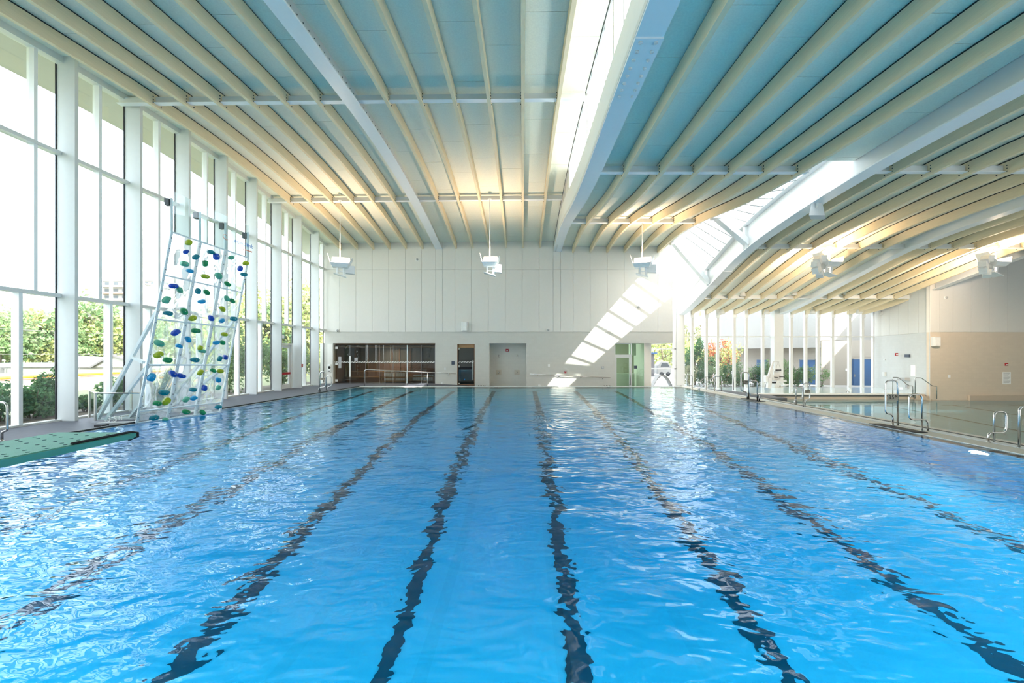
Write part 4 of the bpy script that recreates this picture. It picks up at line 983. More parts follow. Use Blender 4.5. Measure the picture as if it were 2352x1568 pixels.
# ------------------------------------------------------------------ grab rails
def smooth(pts, r=0.14, n=5):
    pts = [Vector(p) for p in pts]; out = [pts[0]]
    for a, b, c in zip(pts, pts[1:], pts[2:]):
        d1, d2 = (a-b), (c-b); k = min(r, d1.length*0.48, d2.length*0.48)
        p, q = b+d1.normalized()*k, b+d2.normalized()*k
        for i in range(n+1):
            t = i/n; out.append(p*(1-t)**2+b*2*t*(1-t)+q*t*t)
    return out+[pts[-1]]
def rail(name, px, Y, label, group, sign=None, r=0.024, cat='grab rail', rad=0.14, loc=None):
    pts = [W(x, y, Y) for x, y in px]
    base = loc or (pts[0].x, Y, pts[0].z)
    t = empty(name, base, label, cat, group)
    MB().tube(smooth(pts, rad), r, 12).build('rail_tube', M['steel'], t)
    for e in (pts[0], pts[-1]): MB().lathe([(r*2.1,-0.01),(r*2.1,0.008),(r*1.2,0.02)], e, 14).build('floor_flange', M['steel'], t)
    if sign:
        (x0, y0, x1, y1), body, sz = sign
        a, b = W(x0, y1, Y), W(x1, y0, Y)
        p = MB().box(a.x, b.x, Y-0.035, Y-0.025, a.z, b.z).build('depth_plate', M['plate'], t)
        c = (a+b)/2
        write('depth_text', body, (b.z-a.z)*0.92, M['black'], p, (c.x-(b.x-a.x)*0.14, Y-0.037, c.z), (1,0,0), (0,0,1), sx=0.72)
        write('unit_text', 'M', (b.z-a.z)*0.62, M['black'], p, (c.x+(b.x-a.x)*0.32, Y-0.037, c.z+(b.z-a.z)*0.13), (1,0,0), (0,0,1), sx=0.95)
    return t
rail('grab_rail', [(2051,976.5),(2051,951.5),(2034,949),(2034,873.5),(2062,873.5),(2062,979)], 12.43, 'tall bent steel grab rail with 3.5M plate, on the coping right', 'pool ladder rails', ((2036.5,905,2060,919.5),'3.5',1))
rail('grab_rail', [(2131.5,991),(2131.5,963.5),(2088,963),(2088,905.5),(2118,905.5),(2118,989.5)], 11.57, 'shorter thick bent rail right of the 3.5M rail', 'pool ladder rails')
rail('grab_rail', [(2270,1015),(2270,993),(2311,993),(2311,944.5),(2283,944.5),(2283,1017.5)], 10.07, 'bent steel rail near the right frame edge, facing the leisure pool', 'pool ladder rails')
rail('grab_rail', [(2341,1028),(2341,933),(2380,933),(2380,1000),(2356,1004),(2356,1031)], 9.5, 'tall steel rail cut by the right frame edge', 'pool ladder rails', ((2345,962.5,2376,976),'1.5',1))
rail('grab_rail', [(1716.5,917),(1716.5,901),(1702,897),(1702,855),(1720,855),(1720,917)], 19.93, 'tall bent steel rail with 2.5M plate before the glass wall', 'pool ladder rails', ((1705,873,1717.5,882.5),'2.5',1), r=0.03)
rail('grab_rail', [(1743.8,921.5),(1743.8,906),(1721.5,906),(1721.5,874),(1739.4,874),(1739.4,921.5)], 19.05, 'shorter bent rail overlapping the 2.5M rail, before the far glass wall', 'pool ladder rails', r=0.028)
rail('grab_rail', [(1824.6,930),(1824.6,916.3),(1843,916),(1843,889),(1828.4,889),(1828.4,930.8)], 17.6, 'low bent rail left of the 1.5M rail on the leisure pool side', 'pool ladder rails', r=0.024)
rail('grab_rail', [(1849,934.8),(1849,918.5),(1860,917),(1860,879.3),(1845,879.3),(1845,935)], 16.94, 'tall bent rail with 1.5M plate on the leisure pool side', 'pool ladder rails', ((1847.3,895,1859,902.5),'1.5',1), r=0.024)
rail('grab_rail', [(732.5,902),(732.5,889.5),(747.5,888.5),(747.5,853.5),(735,853.5),(735,902.5)], 23.4, 'far left tall bent rail with small dark plate by the window wall', 'pool ladder rails', ((736,867,747,872),'1.2',1), r=0.028)
rail('grab_rail', [(751.2,899.5),(751.2,888),(761.3,887),(761.3,862.5),(749.5,862.5),(749.5,899.5)], 24.3, 'lower bent rail beside the far left tall rail', 'pool ladder rails', r=0.028)
rail('grab_rail', [(4.6,1012),(4.6,991),(16.8,989),(16.8,925),(-20,921),(-20,1014)], 10.25, 'bent steel rail cut by the left frame edge above the diving board', 'pool ladder rails', r=0.026)
rail('grab_rail', [(1589.5,893),(1589.5,884.5),(1578,884),(1578,860.5),(1590,860.5),(1590,893)], 26.2, 'small hooped rail at the far right pool corner', 'far corner rails', r=0.028)
def handrail(name, polys, Y, label, group=None, r=0.022, cat='handrail'):
    p0 = W(*polys[0][0], Y)
    t = empty(name, (p0.x, Y, p0.z), label, cat, group)
    for q in polys:
        MB().tube(smooth([W(x, y, Y) for x, y in q], 0.10), r, 10).build('rail_tube' if q is polys[0] else 'post', M['steel'], t)
    return t
handrail('stair_rail', [[(1592,890),(1622,864),(1640,862.8),(1657,864.5),(1657,901)],[(1622,865),(1622,898)]], 25.2, 'sloping steel stair rail at the far right pool corner, rear one', 'stair rails')
handrail('stair_rail', [[(1602,895.5),(1639.6,865),(1655,863.7),(1657.5,866),(1657.5,902)],[(1641.6,865),(1641.6,900)],[(1607,891.5),(1607,897)]], 24.3, 'sloping steel stair rail at the far right pool corner, front one', 'stair rails')
handrail('corner_rail', [[(1685,896),(1685,864.5),(1701,863)]], 28.0, 'thin bent rail left of the 2.5M rail', None)
handrail('step_rail', [[(2050.5,913),(2050.5,866.3),(2062.7,866.3),(2087,885.6),(2096.5,886),(2096.5,913)]], 31.0, 'sloping step rail at the pale side wall, left one', 'step rails by the side wall', r=0.03)
handrail('step_rail', [[(2101.8,915),(2101.8,867.3),(2116,867.5),(2142,886.3),(2151.5,886.5),(2151.5,916)]], 30.5, 'sloping step rail in front of the beige wall corner', 'step rails by the side wall', r=0.03)
handrail('pool_hook', [[(1944,904),(1944,899),(1947,896.5),(1950,899),(1950,904)]], 32.0, 'tiny arched steel rail in the raised pool', None, r=0.03)
# ramp handrails at the far wall
YH = 28.35
t = empty('ramp_rail', (WX(837,YH), YH, 0), 'long steel handrail on posts sloping down before the sauna front', 'handrail')
MB().tube(smooth([W(837,888,YH), W(837,848.6,YH), W(850,848.6,YH), W(999,855.6,YH)], 0.45, 8), 0.028, 10).build('rail_tube', M['steel'], t)
for px in (884.5, 933, 981.5):
    y = 850.2+(px-884.5)*0.047; MB().tube([W(px,y,YH), W(px,889,YH)], 0.022, 8).build('post', M['steel'], t)
t = empty('wall_rail', (WX(1022,YW), YW-0.1, 0.6), 'short wall handrail left of the narrow dark door', 'handrail', 'wall handrails')
def wrail(t, x0, y0, x1, y1, br):
    yy_ = YW-0.11
    MB().tube([W(x0,y0,yy_), W(x1,y1,yy_)], 0.026, 10).build('rail_tube', M['steel'], t)
    for px in br:
        y = y0+(y1-y0)*(px-x0)/(x1-x0)
        MB().tube([W(px,y,yy_), W(px,y+2.4,yy_), W(px,y+2.4,YW)], 0.016, 8).lathe([(0.05,0),(0.05,0.02)], W(px,y+2.4,YW-0.005), 10, 'y').build('bracket', M['steel'], t)
wrail(t, 1000, 855.5, 1047.5, 857.6, (1031,))
t = empty('wall_rail', (WX(1309,YW), YW-0.1, 0.4), 'long sloping wall handrail right of the shower niche', 'handrail', 'wall handrails')
wrail(t, 1217, 858.3, 1402, 867.3, (1234, 1284, 1334, 1384.5))

# ------------------------------------------------------------------ climbing wall
cwall = empty('climbing_wall', (-12.3, 13.0, 0), 'tall clear climbing wall with coloured holds leaning over the pool at the left', 'climbing wall')
BL, BR_, TL, TR = W(316,972,12.9), W(507,946,15.25), W(396.5,533,12.9), W(571.5,592,15.25)
def cp_(u, v): return (BL*(1-u)+BR_*u)*(1-v)+(TL*(1-u)+TR*u)*v
NRM = (BR_-BL).cross(TL-BL).normalized()
if NRM.x < 0: NRM = -NRM
def hit(x, y):
    d = W(x, y, 1.0)-Vector((0,0,H)); o = Vector((0,0,H))
    P = cp_(0.5, 0.5); t = (P-o).dot(NRM)/d.dot(NRM); return o+d*t
vr = [0.0, 0.062, 0.305, 0.545, 0.775, 1.0]
ur = [0.0, 1/3, 2/3, 1.0]
import mathutils
def relief(u, v, s):
    q = Vector((u*5.5+s*3.7, v*9.0, s)); a = mathutils.noise.noise(q); b = mathutils.noise.noise(q*2.2+Vector((9,3,1)))
    ridge = (1-abs(a)*2.4); ridge = max(0, ridge)**3
    return 0.15*ridge+0.07*b
for i in range(3):
    for j in range(5):
        n = 14; mb = MB(); vs_ = []; fs = []
        for b in range(n+1):
            for a in range(n+1):
                u = ur[i]+(ur[i+1]-ur[i])*(0.035+0.93*a/n); v = vr[j]+(vr[j+1]-vr[j])*(0.02+0.96*b/n)
                edge = min(a, b, n-a, n-b)/3.0; k = min(1, edge)
                vs_.append(cp_(u, v)+NRM*(relief(u, v, i+j*0.6)*k))
        for b in range(n):
            for a in range(n): fs.append((b*(n+1)+a, b*(n+1)+a+1, (b+1)*(n+1)+a+1, (b+1)*(n+1)+a))
        mb.add(vs_, fs, True).build('clear_panel', M['acrylic'], cwall, fix=False)
M['frame'] = mat('frame_pale_blue', (0.70, 0.76, 0.77), 0.35, var=0.02)
for u in ur:
    f_ = MB().bar(cp_(u,0)-NRM*0.05, cp_(u,1)-NRM*0.05, 0.10 if 0 < u < 1 else 0.07, 0.05, up=NRM).build('frame_post', M['frame'], cwall)
    mb = MB()
    for v in frange(0.03, 0.97, 0.055): mb.lathe([(0.012,-0.01),(0.012,0.01)], cp_(u,v)+NRM*0.0, 6, 'x')
    mb.build('frame_bolts', M['bolt'], f_)
for v in vr:
    f_ = MB().bar(cp_(0,v)-NRM*0.02, cp_(1,v)-NRM*0.02, 0.05, 0.05, up=NRM).build('frame_rail', M['frame'], cwall)
HC = {'g':(0.01,0.26,0.09),'s':(0.10,0.42,0.28),'y':(0.36,0.44,0.01),'b':(0.01,0.07,0.45),'c':(0.01,0.30,0.58),'t':(0.0,0.20,0.26)}
for k, c in HC.items(): M['hold_'+k] = mat('hold_'+k, c, 0.35, var=0.04)
holds = [(431.5,557,'y',1),(425.5,578,'b',.8),(448,590,'t',1),(420.5,605,'s',1.2),(434,622,'c',.9),(483,578.5,'t',1),(494.5,588,'b',1.2),(469,604.5,'g',1),(469.5,634,'y',1.1),(500.5,633.5,'s',1.2),
 (529.5,591,'s',.9),(563,604,'y',1),(550,616,'b',1),(558.5,630,'t',1),(521,651.5,'g',1),(397,656.5,'b',1.1),(411,665.5,'s',1),(452.5,668.5,'t',1),(473.5,671,'g',1),(380.5,688,'s',1.2),(461,691.5,'c',1),(519.5,684.5,'s',1),(531,690,'g',1),(508.5,709,'y',1),
 (384,719,'t',1.1),(420,714,'g',1.2),(440,730,'y',1.1),(482.5,730,'b',1),(508,735.5,'c',.9),(535.5,731.5,'t',1.1),(401.5,763,'b',1.2),(448,759,'g',1.2),(430,779,'c',1),(514,767,'y',1),(364.5,787.5,'s',1.3),(409,794,'c',.9),(495.5,786,'c',1),(509,785.5,'g',.9),(458,798.5,'y',.9),(462.5,805.5,'s',1),
 (362,814,'y',1.2),(384,826,'g',1.2),(445,825,'t',1.2),(503,823,'t',.9),(516,820,'b',.9),(345.5,865,'c',1.3),(395.5,857,'b',1.2),(415,862,'b',1.1),(458.5,854.5,'y',1),(488.5,850,'g',.9),(503.5,851.5,'y',1),(499.5,871,'c',1),(500,889.5,'s',.9),(467.5,890,'b',1),(375.5,900.5,'t',1.3),(441,894,'t',1),(443.5,913,'c',1),(426,916.5,'s',1),(379.5,921,'y',1.3),(358.5,925,'g',1.1),
 (426,945,'g',1.1),(463,946,'g',1),(500,934,'t',1),(351.5,958,'t',1.2),(378,965,'s',1)]
tang = (BR_-BL).normalized(); upv = NRM.cross(tang).normalized()
hr = random.Random(5)
for x, y, c, s in holds:
    P = hit(x, y)+NRM*0.05; nx_ = 9; vs_ = []; ph = hr.uniform(0, 6.28); r0 = 0.095*s
    ph2 = hr.uniform(0, 6.28)
    for ri, (kr, kh) in enumerate(((1.0, 0.0), (0.95, 0.055), (0.6, 0.09))):
        for k in range(12):
            a = 2*math.pi*k/12; rr = r0*kr*(1+0.22*math.cos(a*2+ph)-0.28*max(0, math.cos(a-ph2))**5)
            vs_.append(P+tang*(math.cos(a)*rr*1.0)+upv*(math.sin(a)*rr*1.0)+NRM*(kh*s-0.05*(ri == 0)))
    fs = []
    for ri in range(2):
        for k in range(12): fs.append((ri*12+k, ri*12+(k+1) % 12, (ri+1)*12+(k+1) % 12, (ri+1)*12+k))
    fs.append(tuple(24+k for k in range(12)))
    hd = MB().add(vs_, fs, True).build('climbing_hold', M['hold_'+c], cwall)
    if s >= 1.1: MB().lathe([(0.016,0.0),(0.016,0.012)], P+NRM*(0.085*s), 8, 'x').build('hold_bolt', M['steel'], hd)
# clear guard screen above the wall, with posts, clamps and printed name
def tp(u, h): return cp_(u, 1)+Vector((0,0,h))
sc_h = [1.10, 1.02, 1.0, 0.98]
for k, u in enumerate(ur):
    MB().bar(tp(u,0)-NRM*0.06, tp(u,sc_h[k])-NRM*0.06, 0.07, 0.04, up=NRM).build('screen_post', M['frame'], cwall)
    c = tp(u, sc_h[k]-0.12); MB().box(c.x-0.22, c.x-0.08, c.y-0.06, c.y+0.06, c.z-0.12, c.z+0.10).build('screen_clamp', M['bolt'], cwall)
for k in range(3):
    a, b = ur[k], ur[k+1]
    MB().hexa([tp(a,0.02),tp(b,0.02),tp(b,0.02)-NRM*0.012,tp(a,0.02)-NRM*0.012],[tp(a,sc_h[k]+0.25),tp(b,sc_h[k+1]+0.25),tp(b,sc_h[k+1]+0.25)-NRM*0.012,tp(a,sc_h[k]+0.25)-NRM*0.012]).build('screen_sheet', M['acrylic_edge'], cwall)
ttan = (TR-TL).normalized(); o_ = hit(557, 559)+NRM*0.02
write('printed_name', 'aquaclimb', 0.21, M['blueprint'], cwall, o_+ttan*0.05, ttan, (0,0,1), sx=0.85)
mb = MB()
for k in range(6): mb.bar(o_+ttan*(0.02+0.06*k)-Vector((0,0,0.2)), o_+ttan*(0.055+0.06*k)-Vector((0,0,0.2)), 0.008, 0.04)
mb.build('printed_line', M['orange'], cwall)
mb = MB()
for k in range(22):
    a0, a1 = 0.6+0.23*k, 0.6+0.23*(k+1); r0, r1 = 0.05+0.0035*k, 0.05+0.0035*(k+1); oc = o_-ttan*0.62+Vector((0,0,0.03))
    mb.bar(oc+ttan*(math.cos(a0)*r0)+Vector((0,0,math.sin(a0)*r0)), oc+ttan*(math.cos(a1)*r1)+Vector((0,0,math.sin(a1)*r1)), 0.022, 0.008)
mb.build('printed_swirl', M['orange'], cwall)
# struts, foot frame and low clear guard
def strut(a, b, w=0.09): MB().bar(a, b, w, w).build('strut', M['frame'], cwall)
S1, S2 = W(225,961,13.35), W(243,965,13.0)
strut(cp_(0.02,0.60)-NRM*0.1, S1); strut(cp_(0.02,0.30)-NRM*0.1, S2); strut(W(330,832,13.0), W(305,820,13.1)); strut(cp_(0.02,0.10)-NRM*0.08, W(300,957,13.6))
strut(cp_(0.98,0.60)-NRM*0.1, Vector((-14.1,15.6,0.05))); strut(cp_(0.98,0.30)-NRM*0.1, Vector((-13.8,15.4,0.05)))
for a, b in ((W(208,974,13.0),W(316,969,13.0)),(W(222,963,13.6),W(318,958,13.6)),(Vector((-14.2,15.6,0.06)),Vector((-11.9,15.2,0.06))),(W(222,966,13.5),Vector((-14.2,15.6,0.06)))):
    MB().bar(a, b, 0.09, 0.07).build('foot_rail', M['white'], cwall)
for px, Y in ((213,12.9),(221,12.9),(265,12.95)):
    MB().tube([W(px,974,Y)-Vector((0,0,0.0)), Vector((WX(px,Y),Y,0))], 0.035, 8).build('foot', M['steel'], cwall)
g0, g1, g2 = Vector((WX(205,13.5),13.5,0)), Vector((WX(219,12.9),12.9,0)), Vector((WX(321,12.9),12.9,0))
for q, h in ((g0,1.0),(g1,0.98)): MB().bar(q+Vector((0,0,0.08)), q+Vector((0,0,h)), 0.05, 0.05).build('guard_post', M['steel'], cwall)
q = Vector((WX(302,13.9),13.9,0)); MB().bar(q+Vector((0,0,0.3)), q+Vector((0,0,1.1)), 0.05, 0.05).build('guard_post', M['steel'], cwall)
MB().tube([g0+Vector((0,0,1.0)), g1+Vector((0,0,0.98)), g2+Vector((0,0,0.98))], 0.022, 8).build('guard_rail', M['steel'], cwall)
MB().hexa([g0+Vector((0,0,0.15)),g1+Vector((0,0,0.15)),g1+Vector((0.01,0.01,0.15)),g0+Vector((0.01,0.01,0.15))],[g0+Vector((0,0,0.96)),g1+Vector((0,0,0.96)),g1+Vector((0.01,0.01,0.96)),g0+Vector((0.01,0.01,0.96))]).build('guard_sheet', M['acrylic_edge'], cwall)
gs = MB().hexa([g1+Vector((0,0,0.12)),g2+Vector((0,0,0.12)),g2+Vector((0,0.012,0.12)),g1+Vector((0,0.012,0.12))],[g1+Vector((0,0,0.96)),g2+Vector((0,0,0.96)),g2+Vector((0,0.012,0.96)),g1+Vector((0,0.012,0.96))]).build('guard_sheet', M['acrylic_edge'], cwall)
write('depth_text', '3.5', 0.27, M['paper'], gs, W(257.5,962,12.89), (1,0,0), (0,0,1)); write('unit_text', 'M', 0.17, M['paper'], gs, W(276.5,960,12.89), (1,0,0), (0,0,1)); 
MB().box(WX(262,12.8), WX(280,12.8), 12.2, 12.4, 0.0, 0.07).build('foot_block', M['rubber'], cwall)

# ------------------------------------------------------------------ pendant floodlights
def area(name, loc, rot, size, energy, col, parent=None, spread=math.pi):
    l = bpy.data.lights.new(name, 'AREA'); l.shape = 'DISK'; l.size = size; l.energy = energy; l.color = col; l.spread = spread
    o = bpy.data.objects.new(name, l); COL.objects.link(o); o.rotation_euler = rot
    if parent is not None: o.parent = parent; o.location = Vector(loc)-BASE[parent.name]
    else: o.location = loc
    return o
M['lampglow'] = glow('lamp_lens_lit', (1.0, 0.86, 0.68), 9.0)
M['lampbody'] = mat('lamp_white', (0.86, 0.87, 0.87), 0.4)
def pendant(px, py, Y, zroof, w, label, group, turn=0.0, energy=260, extra=False):
    c = W(px, py, Y); t = empty('pendant_floodlight', c, label, 'ceiling light', group)
    rot = Matrix.Rotation(turn, 3, 'Z')
    P = lambda x, y, z: c+rot@Vector((x, y, z))
    h = w/2
    MB().tube([(c.x,c.y,c.z+0.2), (c.x,c.y,zroof)], 0.025, 8).lathe([(0.12,-0.03),(0.12,0.0)], (c.x,c.y,zroof), 12).build('stem', M['lampbody'], t)
    # tapered trough open to the top, three tilted flaps around it
    b = MB().hexa([P(-h*0.8,-0.25,-0.22),P(h*0.8,-0.25,-0.22),P(h*0.8,0.25,-0.22),P(-h*0.8,0.25,-0.22)],[P(-h,-0.42,0.0),P(h,-0.42,0.0),P(h,0.42,0.0),P(-h,0.42,0.0)]).build('housing', M['lampbody'], t)
    MB().hexa([P(-h*0.9,-0.36,0.005),P(h*0.9,-0.36,0.005),P(h*0.9,0.36,0.005),P(-h*0.9,0.36,0.005)],[P(-h*0.9,-0.36,0.02),P(h*0.9,-0.36,0.02),P(h*0.9,0.36,0.02),P(-h*0.9,0.36,0.02)]).build('lens', M['lampglow'], b)
    def plate(a, b2, c2, d, n): MB().hexa([P(*a),P(*b2),P(*c2),P(*d)],[P(*a)+rot@Vector(n),P(*b2)+rot@Vector(n),P(*c2)+rot@Vector(n),P(*d)+rot@Vector(n)]).build('reflector_flap', M['lampbody'], b)
    plate((-h,0.42,0.0),(h,0.42,0.0),(h*0.95,0.62,0.55),(-h*0.95,0.62,0.55),(0,0.02,0))
    plate((-h,-0.42,0.0),(-h,0.42,0.0),(-h*1.35,0.5,0.62),(-h*1.35,-0.1,0.62),(-0.02,0,0))
    plate((h,-0.42,0.0),(h,0.42,0.0),(h*1.3,0.42,0.35),(h*1.3,-0.35,0.35),(0.02,0,0))
    # bracket with rear projector head and tilted lower plate
    MB().bar(P(-0.16,0.05,-0.22), P(-0.16,0.1,-0.62), 0.10, 0.10).bar(P(0.2,0.05,-0.22), P(0.22,0.1,-0.7), 0.10, 0.10).bar(P(-0.2,0.1,-0.42), P(0.26,0.1,-0.45), 0.05, 0.06).build('bracket', M['lampbody'], t)
    MB().hexa([P(-0.36,-0.2,-0.60),P(0.34,-0.2,-0.80),P(0.34,0.3,-0.80),P(-0.36,0.3,-0.60)],[P(-0.36,-0.2,-0.56),P(0.34,-0.2,-0.76),P(0.34,0.3,-0.76),P(-0.36,0.3,-0.56)]).build('lower_plate', M['lampbody'], t)
    MB().hexa([P(h*0.5,0.5,-0.42),P(h*1.5,0.7,-0.42),P(h*1.5,1.1,-0.42),P(h*0.5,0.9,-0.42)],[P(h*0.4,0.4,0.05),P(h*1.5,0.6,0.05),P(h*1.5,0.9,0.05),P(h*0.4,0.7,0.05)]).build('projector_head', M['lampbody'], t)
    if extra:
        for k in range(5):
            a = math.radians(95+k*38); q = P(-h*1.25+0.45*math.cos(a), -0.1, -0.25+0.45*math.sin(a)); d_ = rot@Vector((math.cos(a), -0.25, math.sin(a)))
            MB().bar(q-d_*0.16, q+d_*0.22, 0.34, 0.34).build('spot_head', M['lampbody'], t)
        MB().lathe([(0.2,-0.1),(0.2,0.15)], P(-h*1.25,-0.05,-0.28), 10, 'y').build('spot_hub', M['alu'], t)
    area('uplight', c+Vector((0,0,0.06)), (math.pi, 0, 0), 0.7, energy, (1.0, 0.72, 0.48), t)
    if extra: area('spot_light', P(-h*1.25, 0.35, -0.28), (math.radians(80), 0, math.radians(-10)), 0.4, energy*2.4, (1.0, 0.80, 0.60), t)
    return t
EN = 170
pendant(781, 606, 24.3, zL(-10.9, 24.4)+0.1, 1.05, 'white pendant floodlight near the left window wall', 'pendant floodlights', 0.35, EN)
pendant(1125, 604, 24.3, zL(-2, 24.4)+0.1, 0.9, 'white pendant floodlight over the middle lanes', 'pendant floodlights', 0.0, EN)
pendant(1475, 606, 24.3, fM(24.4)+0.1, 1.05, 'white pendant floodlight left of the sunlit wall stripe', 'pendant floodlights', -0.35, EN)
pendant(1905, 604, 24.0, fR(24.0)+0.1, 1.0, 'cluster floodlight under the wave roof, left of two', 'cluster floodlights', 0.2, EN, True)
pendant(2286, 604, 24.0, fR(24.0)+0.1, 1.1, 'cluster floodlight under the wave roof at the right frame edge', 'cluster floodlights', 0.2, EN*1.3, True)
# speaker hung from the arched girder
Ys = 18.3; c = W(1864, 496, Ys)
sp = empty('hanging_speaker', c, 'big white wedge speaker hung under the arched white girder', 'speaker')
rot = Matrix.Rotation(-0.0, 3, 'Z'); s_ = Ys/F
P = lambda x, y, d=0: W(x, y, Ys+d)
front = [(1862,503),(1897,503),(1892,478),(1884,468),(1874,466),(1867,480)]
MB().add([P(x,y) for x, y in front]+[P(x-33,y+17,-0.45) if False else W(x,y,Ys)+Vector((-0.62,-0.75,-0.08)) for x, y in front], [tuple(range(6)), tuple(reversed(range(6,12)))]+[(k,k+6,(k+1)%6+6,(k+1)%6) for k in range(6)]).build('cabinet', M['white'], sp)
b0 = [W(x,y,Ys) for x, y in ((1862,503),(1897,503))]; b1 = [q+Vector((-0.62,-0.75,-0.08)) for q in b0]
dn = Vector((0,0,-0.012)); MB().hexa([b0[0]+dn,b0[1]+dn,b1[1]+dn,b1[0]+dn],[b0[0],b0[1],b1[1],b1[0]]).build('grille', mat('speaker_grille', (0.55,0.60,0.62), 0.6), sp)
MB().bar(W(1880,487,Ys-0.06), W(1880,461,Ys-0.06), 0.14, 0.03).bar(W(1880,487,Ys-0.06)+Vector((-0.62,-0.75,-0.08)), W(1880,461,Ys-0.06)+Vector((-0.62,-0.75,-0.02)), 0.10, 0.03).bar(W(1880,461,Ys-0.06), W(1880,461,Ys-0.06)+Vector((-0.62,-0.75,-0.02)), 0.06, 0.03).build('yoke', M['white'], sp)
MB().bar(W(1868,460,Ys), W(1897,460,Ys), 0.08, 0.05).bar(W(1880,461,Ys), Vector((WX(1880,Ys),Ys,fR(Ys)+0.1)), 0.1, 0.1).build('hanger', M['white'], sp)
MB().lathe([(0.03,0),(0.03,-0.02)], W(1880,487,Ys-0.08), 8, 'y').build('pivot_bolt', M['bolt'], sp)
# small dome lamps under the wave roof
domes = [(1706.5,675,33.0),(1825.5,673,33.0),(1946,671.5,33.0),(2067,669.5,33.0),(1658,716,36.9),(1761.5,716.5,36.9),(1867,715.5,36.9),(1973.5,715,36.9),(2029,718.5,37.0)]
dl = ['first of the row on the third purlin, left end','second of the row on the third purlin','third of the row on the third purlin','fourth of the row on the third purlin, right end','first of the lowest row near the glass wall','second of the lowest row near the glass wall','third of the lowest row near the glass wall','fourth of the lowest row near the glass wall','beside the pale side wall top']
d0 = None
for (px, py, Y), lab in zip(domes, dl):
    c = W(px, py, Y); n_ = 'dome_lamp'
    t = empty(n_, c, 'small white bell lamp, '+lab, 'ceiling light', 'bell lamps under the wave roof')
    MB().lathe([(0.10,0.22),(0.17,0.18),(0.25,-0.12),(0.25,-0.18)], c, 16).build('shade', M['white'], t)
    MB().lathe([(0.22,-0.2),(0.22,-0.181)], c, 16).build('lens', mat('dome_lens', (0.6,0.6,0.56), 0.4) if d0 is None else bpy.data.materials['dome_lens'], t); d0 = 1
    MB().tube([c+Vector((0,0,0.2)), c+Vector((0,0,max(0.35, fR(Y)+0.45-c.z)))], 0.02, 6).build('stem', M['white'], t)

# ------------------------------------------------------------------ lit lamps below the water line, unseen ones added to light the basin
M['poollamp'] = glow('pool_lamp_lit', (1.0, 0.90, 0.70), 2.6)
def pool_lamp(loc, axis, sgn, energy, label):
    t = empty('pool_lamp', loc, label, 'pool light', 'underwater lamps')
    MB().lathe([(0.18,0),(0.18,0.03*sgn),(0.14,0.05*sgn)], loc, 18, axis).build('lamp_ring', M['steel'], t)
    MB().lathe([(0.13,0.045*sgn),(0.10,0.065*sgn)], loc, 16, axis).build('lens', M['poollamp'], t)
    o = Vector((0.09*sgn,0,0)) if axis == 'x' else Vector((0,0.09*sgn,0))
    rot = (0, math.radians(-90*sgn), 0) if axis == 'x' else (math.radians(90*sgn), 0, 0)
    area('pool_light', Vector(loc)+o, rot, 0.3, energy, (0.95, 0.97, 1.0), t)
PL = 185
pool_lamp((XRP, 9.6, -0.75), 'x', -1, PL, 'glowing underwater lamp below the right coping')
pool_lamp((XRP, 4.0, -1.0), 'x', -1, PL, 'added underwater fill lamp on the right pool wall, nearest the camera')  # this lamp and those below are unseen, added to brighten the basin
pool_lamp((xl(4.0), 4.0, -1.0), 'x', 1, PL, 'added underwater fill lamp on the left pool wall')
for k, x in enumerate((-9, -4.5, 0, 4.5, 9)): pool_lamp((x, YN, -1.6), 'y', 1, PL, 'added underwater fill lamp in the near end wall, %s' % ('leftmost','second from left','middle','second from right','rightmost')[k])
# ------------------------------------------------------------------ sauna behind the far wall glass
SX0, SX1 = WX(752, YW), WX(1000, YW)
YSB = 34.3
sr = MB().box(SX0-0.2, SX1+0.3, YSB+0.06, YSB+0.2, -0.1, 3.3).box(SX0-0.2, SX0-0.06, YW+0.45, YSB+0.1, -0.1, 3.3).box(SX1+0.16, SX1+0.3, YW+0.45, YSB+0.1, -0.1, 3.3).box(SX0-0.2, SX1+0.3, YW+0.41, YSB+0.2, 3.06, 3.19)
sr = sr.build('wall_sauna', M['slatwood'], kind='structure', label='dark cedar lined sauna room behind the far wall glass', cat='wall')
pr = random.Random(3)
for k in range(20):                                     # horizontal cedar boards on the back wall
    z0 = -0.02+k*0.152
    MB().box(SX0, SX1+0.1, YSB-0.0-(0.012 if pr.random() < 0.5 else 0), YSB+0.06, z0+0.006, z0+0.146).build('wall_board', M['slatwood'] if z0 < 1.5 else M['cedar_grey'] if 'cedar_grey' in M else M.setdefault('cedar_grey', mat('cedar_grey', (0.13, 0.13, 0.125), 0.5, var=0.15)), sr)
for px in (812, 842, 868, 898, 915, 940, 965):
    MB().box(WX(px,33.9)-0.05, WX(px,33.9)+0.05, YSB-0.12, YSB-0.02, 0.0, 3.0).build('wall_post', M['slatwood'], sr)
for k in range(5): MB().box(SX0, SX1+0.1, 31.9+0.42*k, 31.9+0.42*k+0.36, 2.86, 2.94).build('ceiling_board', M['cedar'], sr)
area('sauna_lamp', ((SX0+SX1)/2, 32.6, 2.80), (0, 0, 0), 2.2, 140, (1.0, 0.74, 0.45))
bn = empty('sauna_bench', (WX(850,33.2), 33.4, -0.05), 'two tier cedar bench along the sauna back wall', 'bench')
for k, (z, y0, y1) in enumerate(((0.42, 32.9, 33.5), (0.86, 33.5, 34.15))):
    for q in range(4):
        yy_ = y0+(y1-y0)*q/4
        MB().box(WX(800,33.2), WX(985,33.2), yy_+0.01, yy_+(y1-y0)/4-0.015, z-0.04, z).build('seat_slat', M['cedar'], bn)
    MB().box(WX(800,33.2), WX(985,33.2), y0+0.02, y0+0.06, -0.05 if k == 0 else 0.42, z-0.05).build('front_board', M['slatwood'], bn)
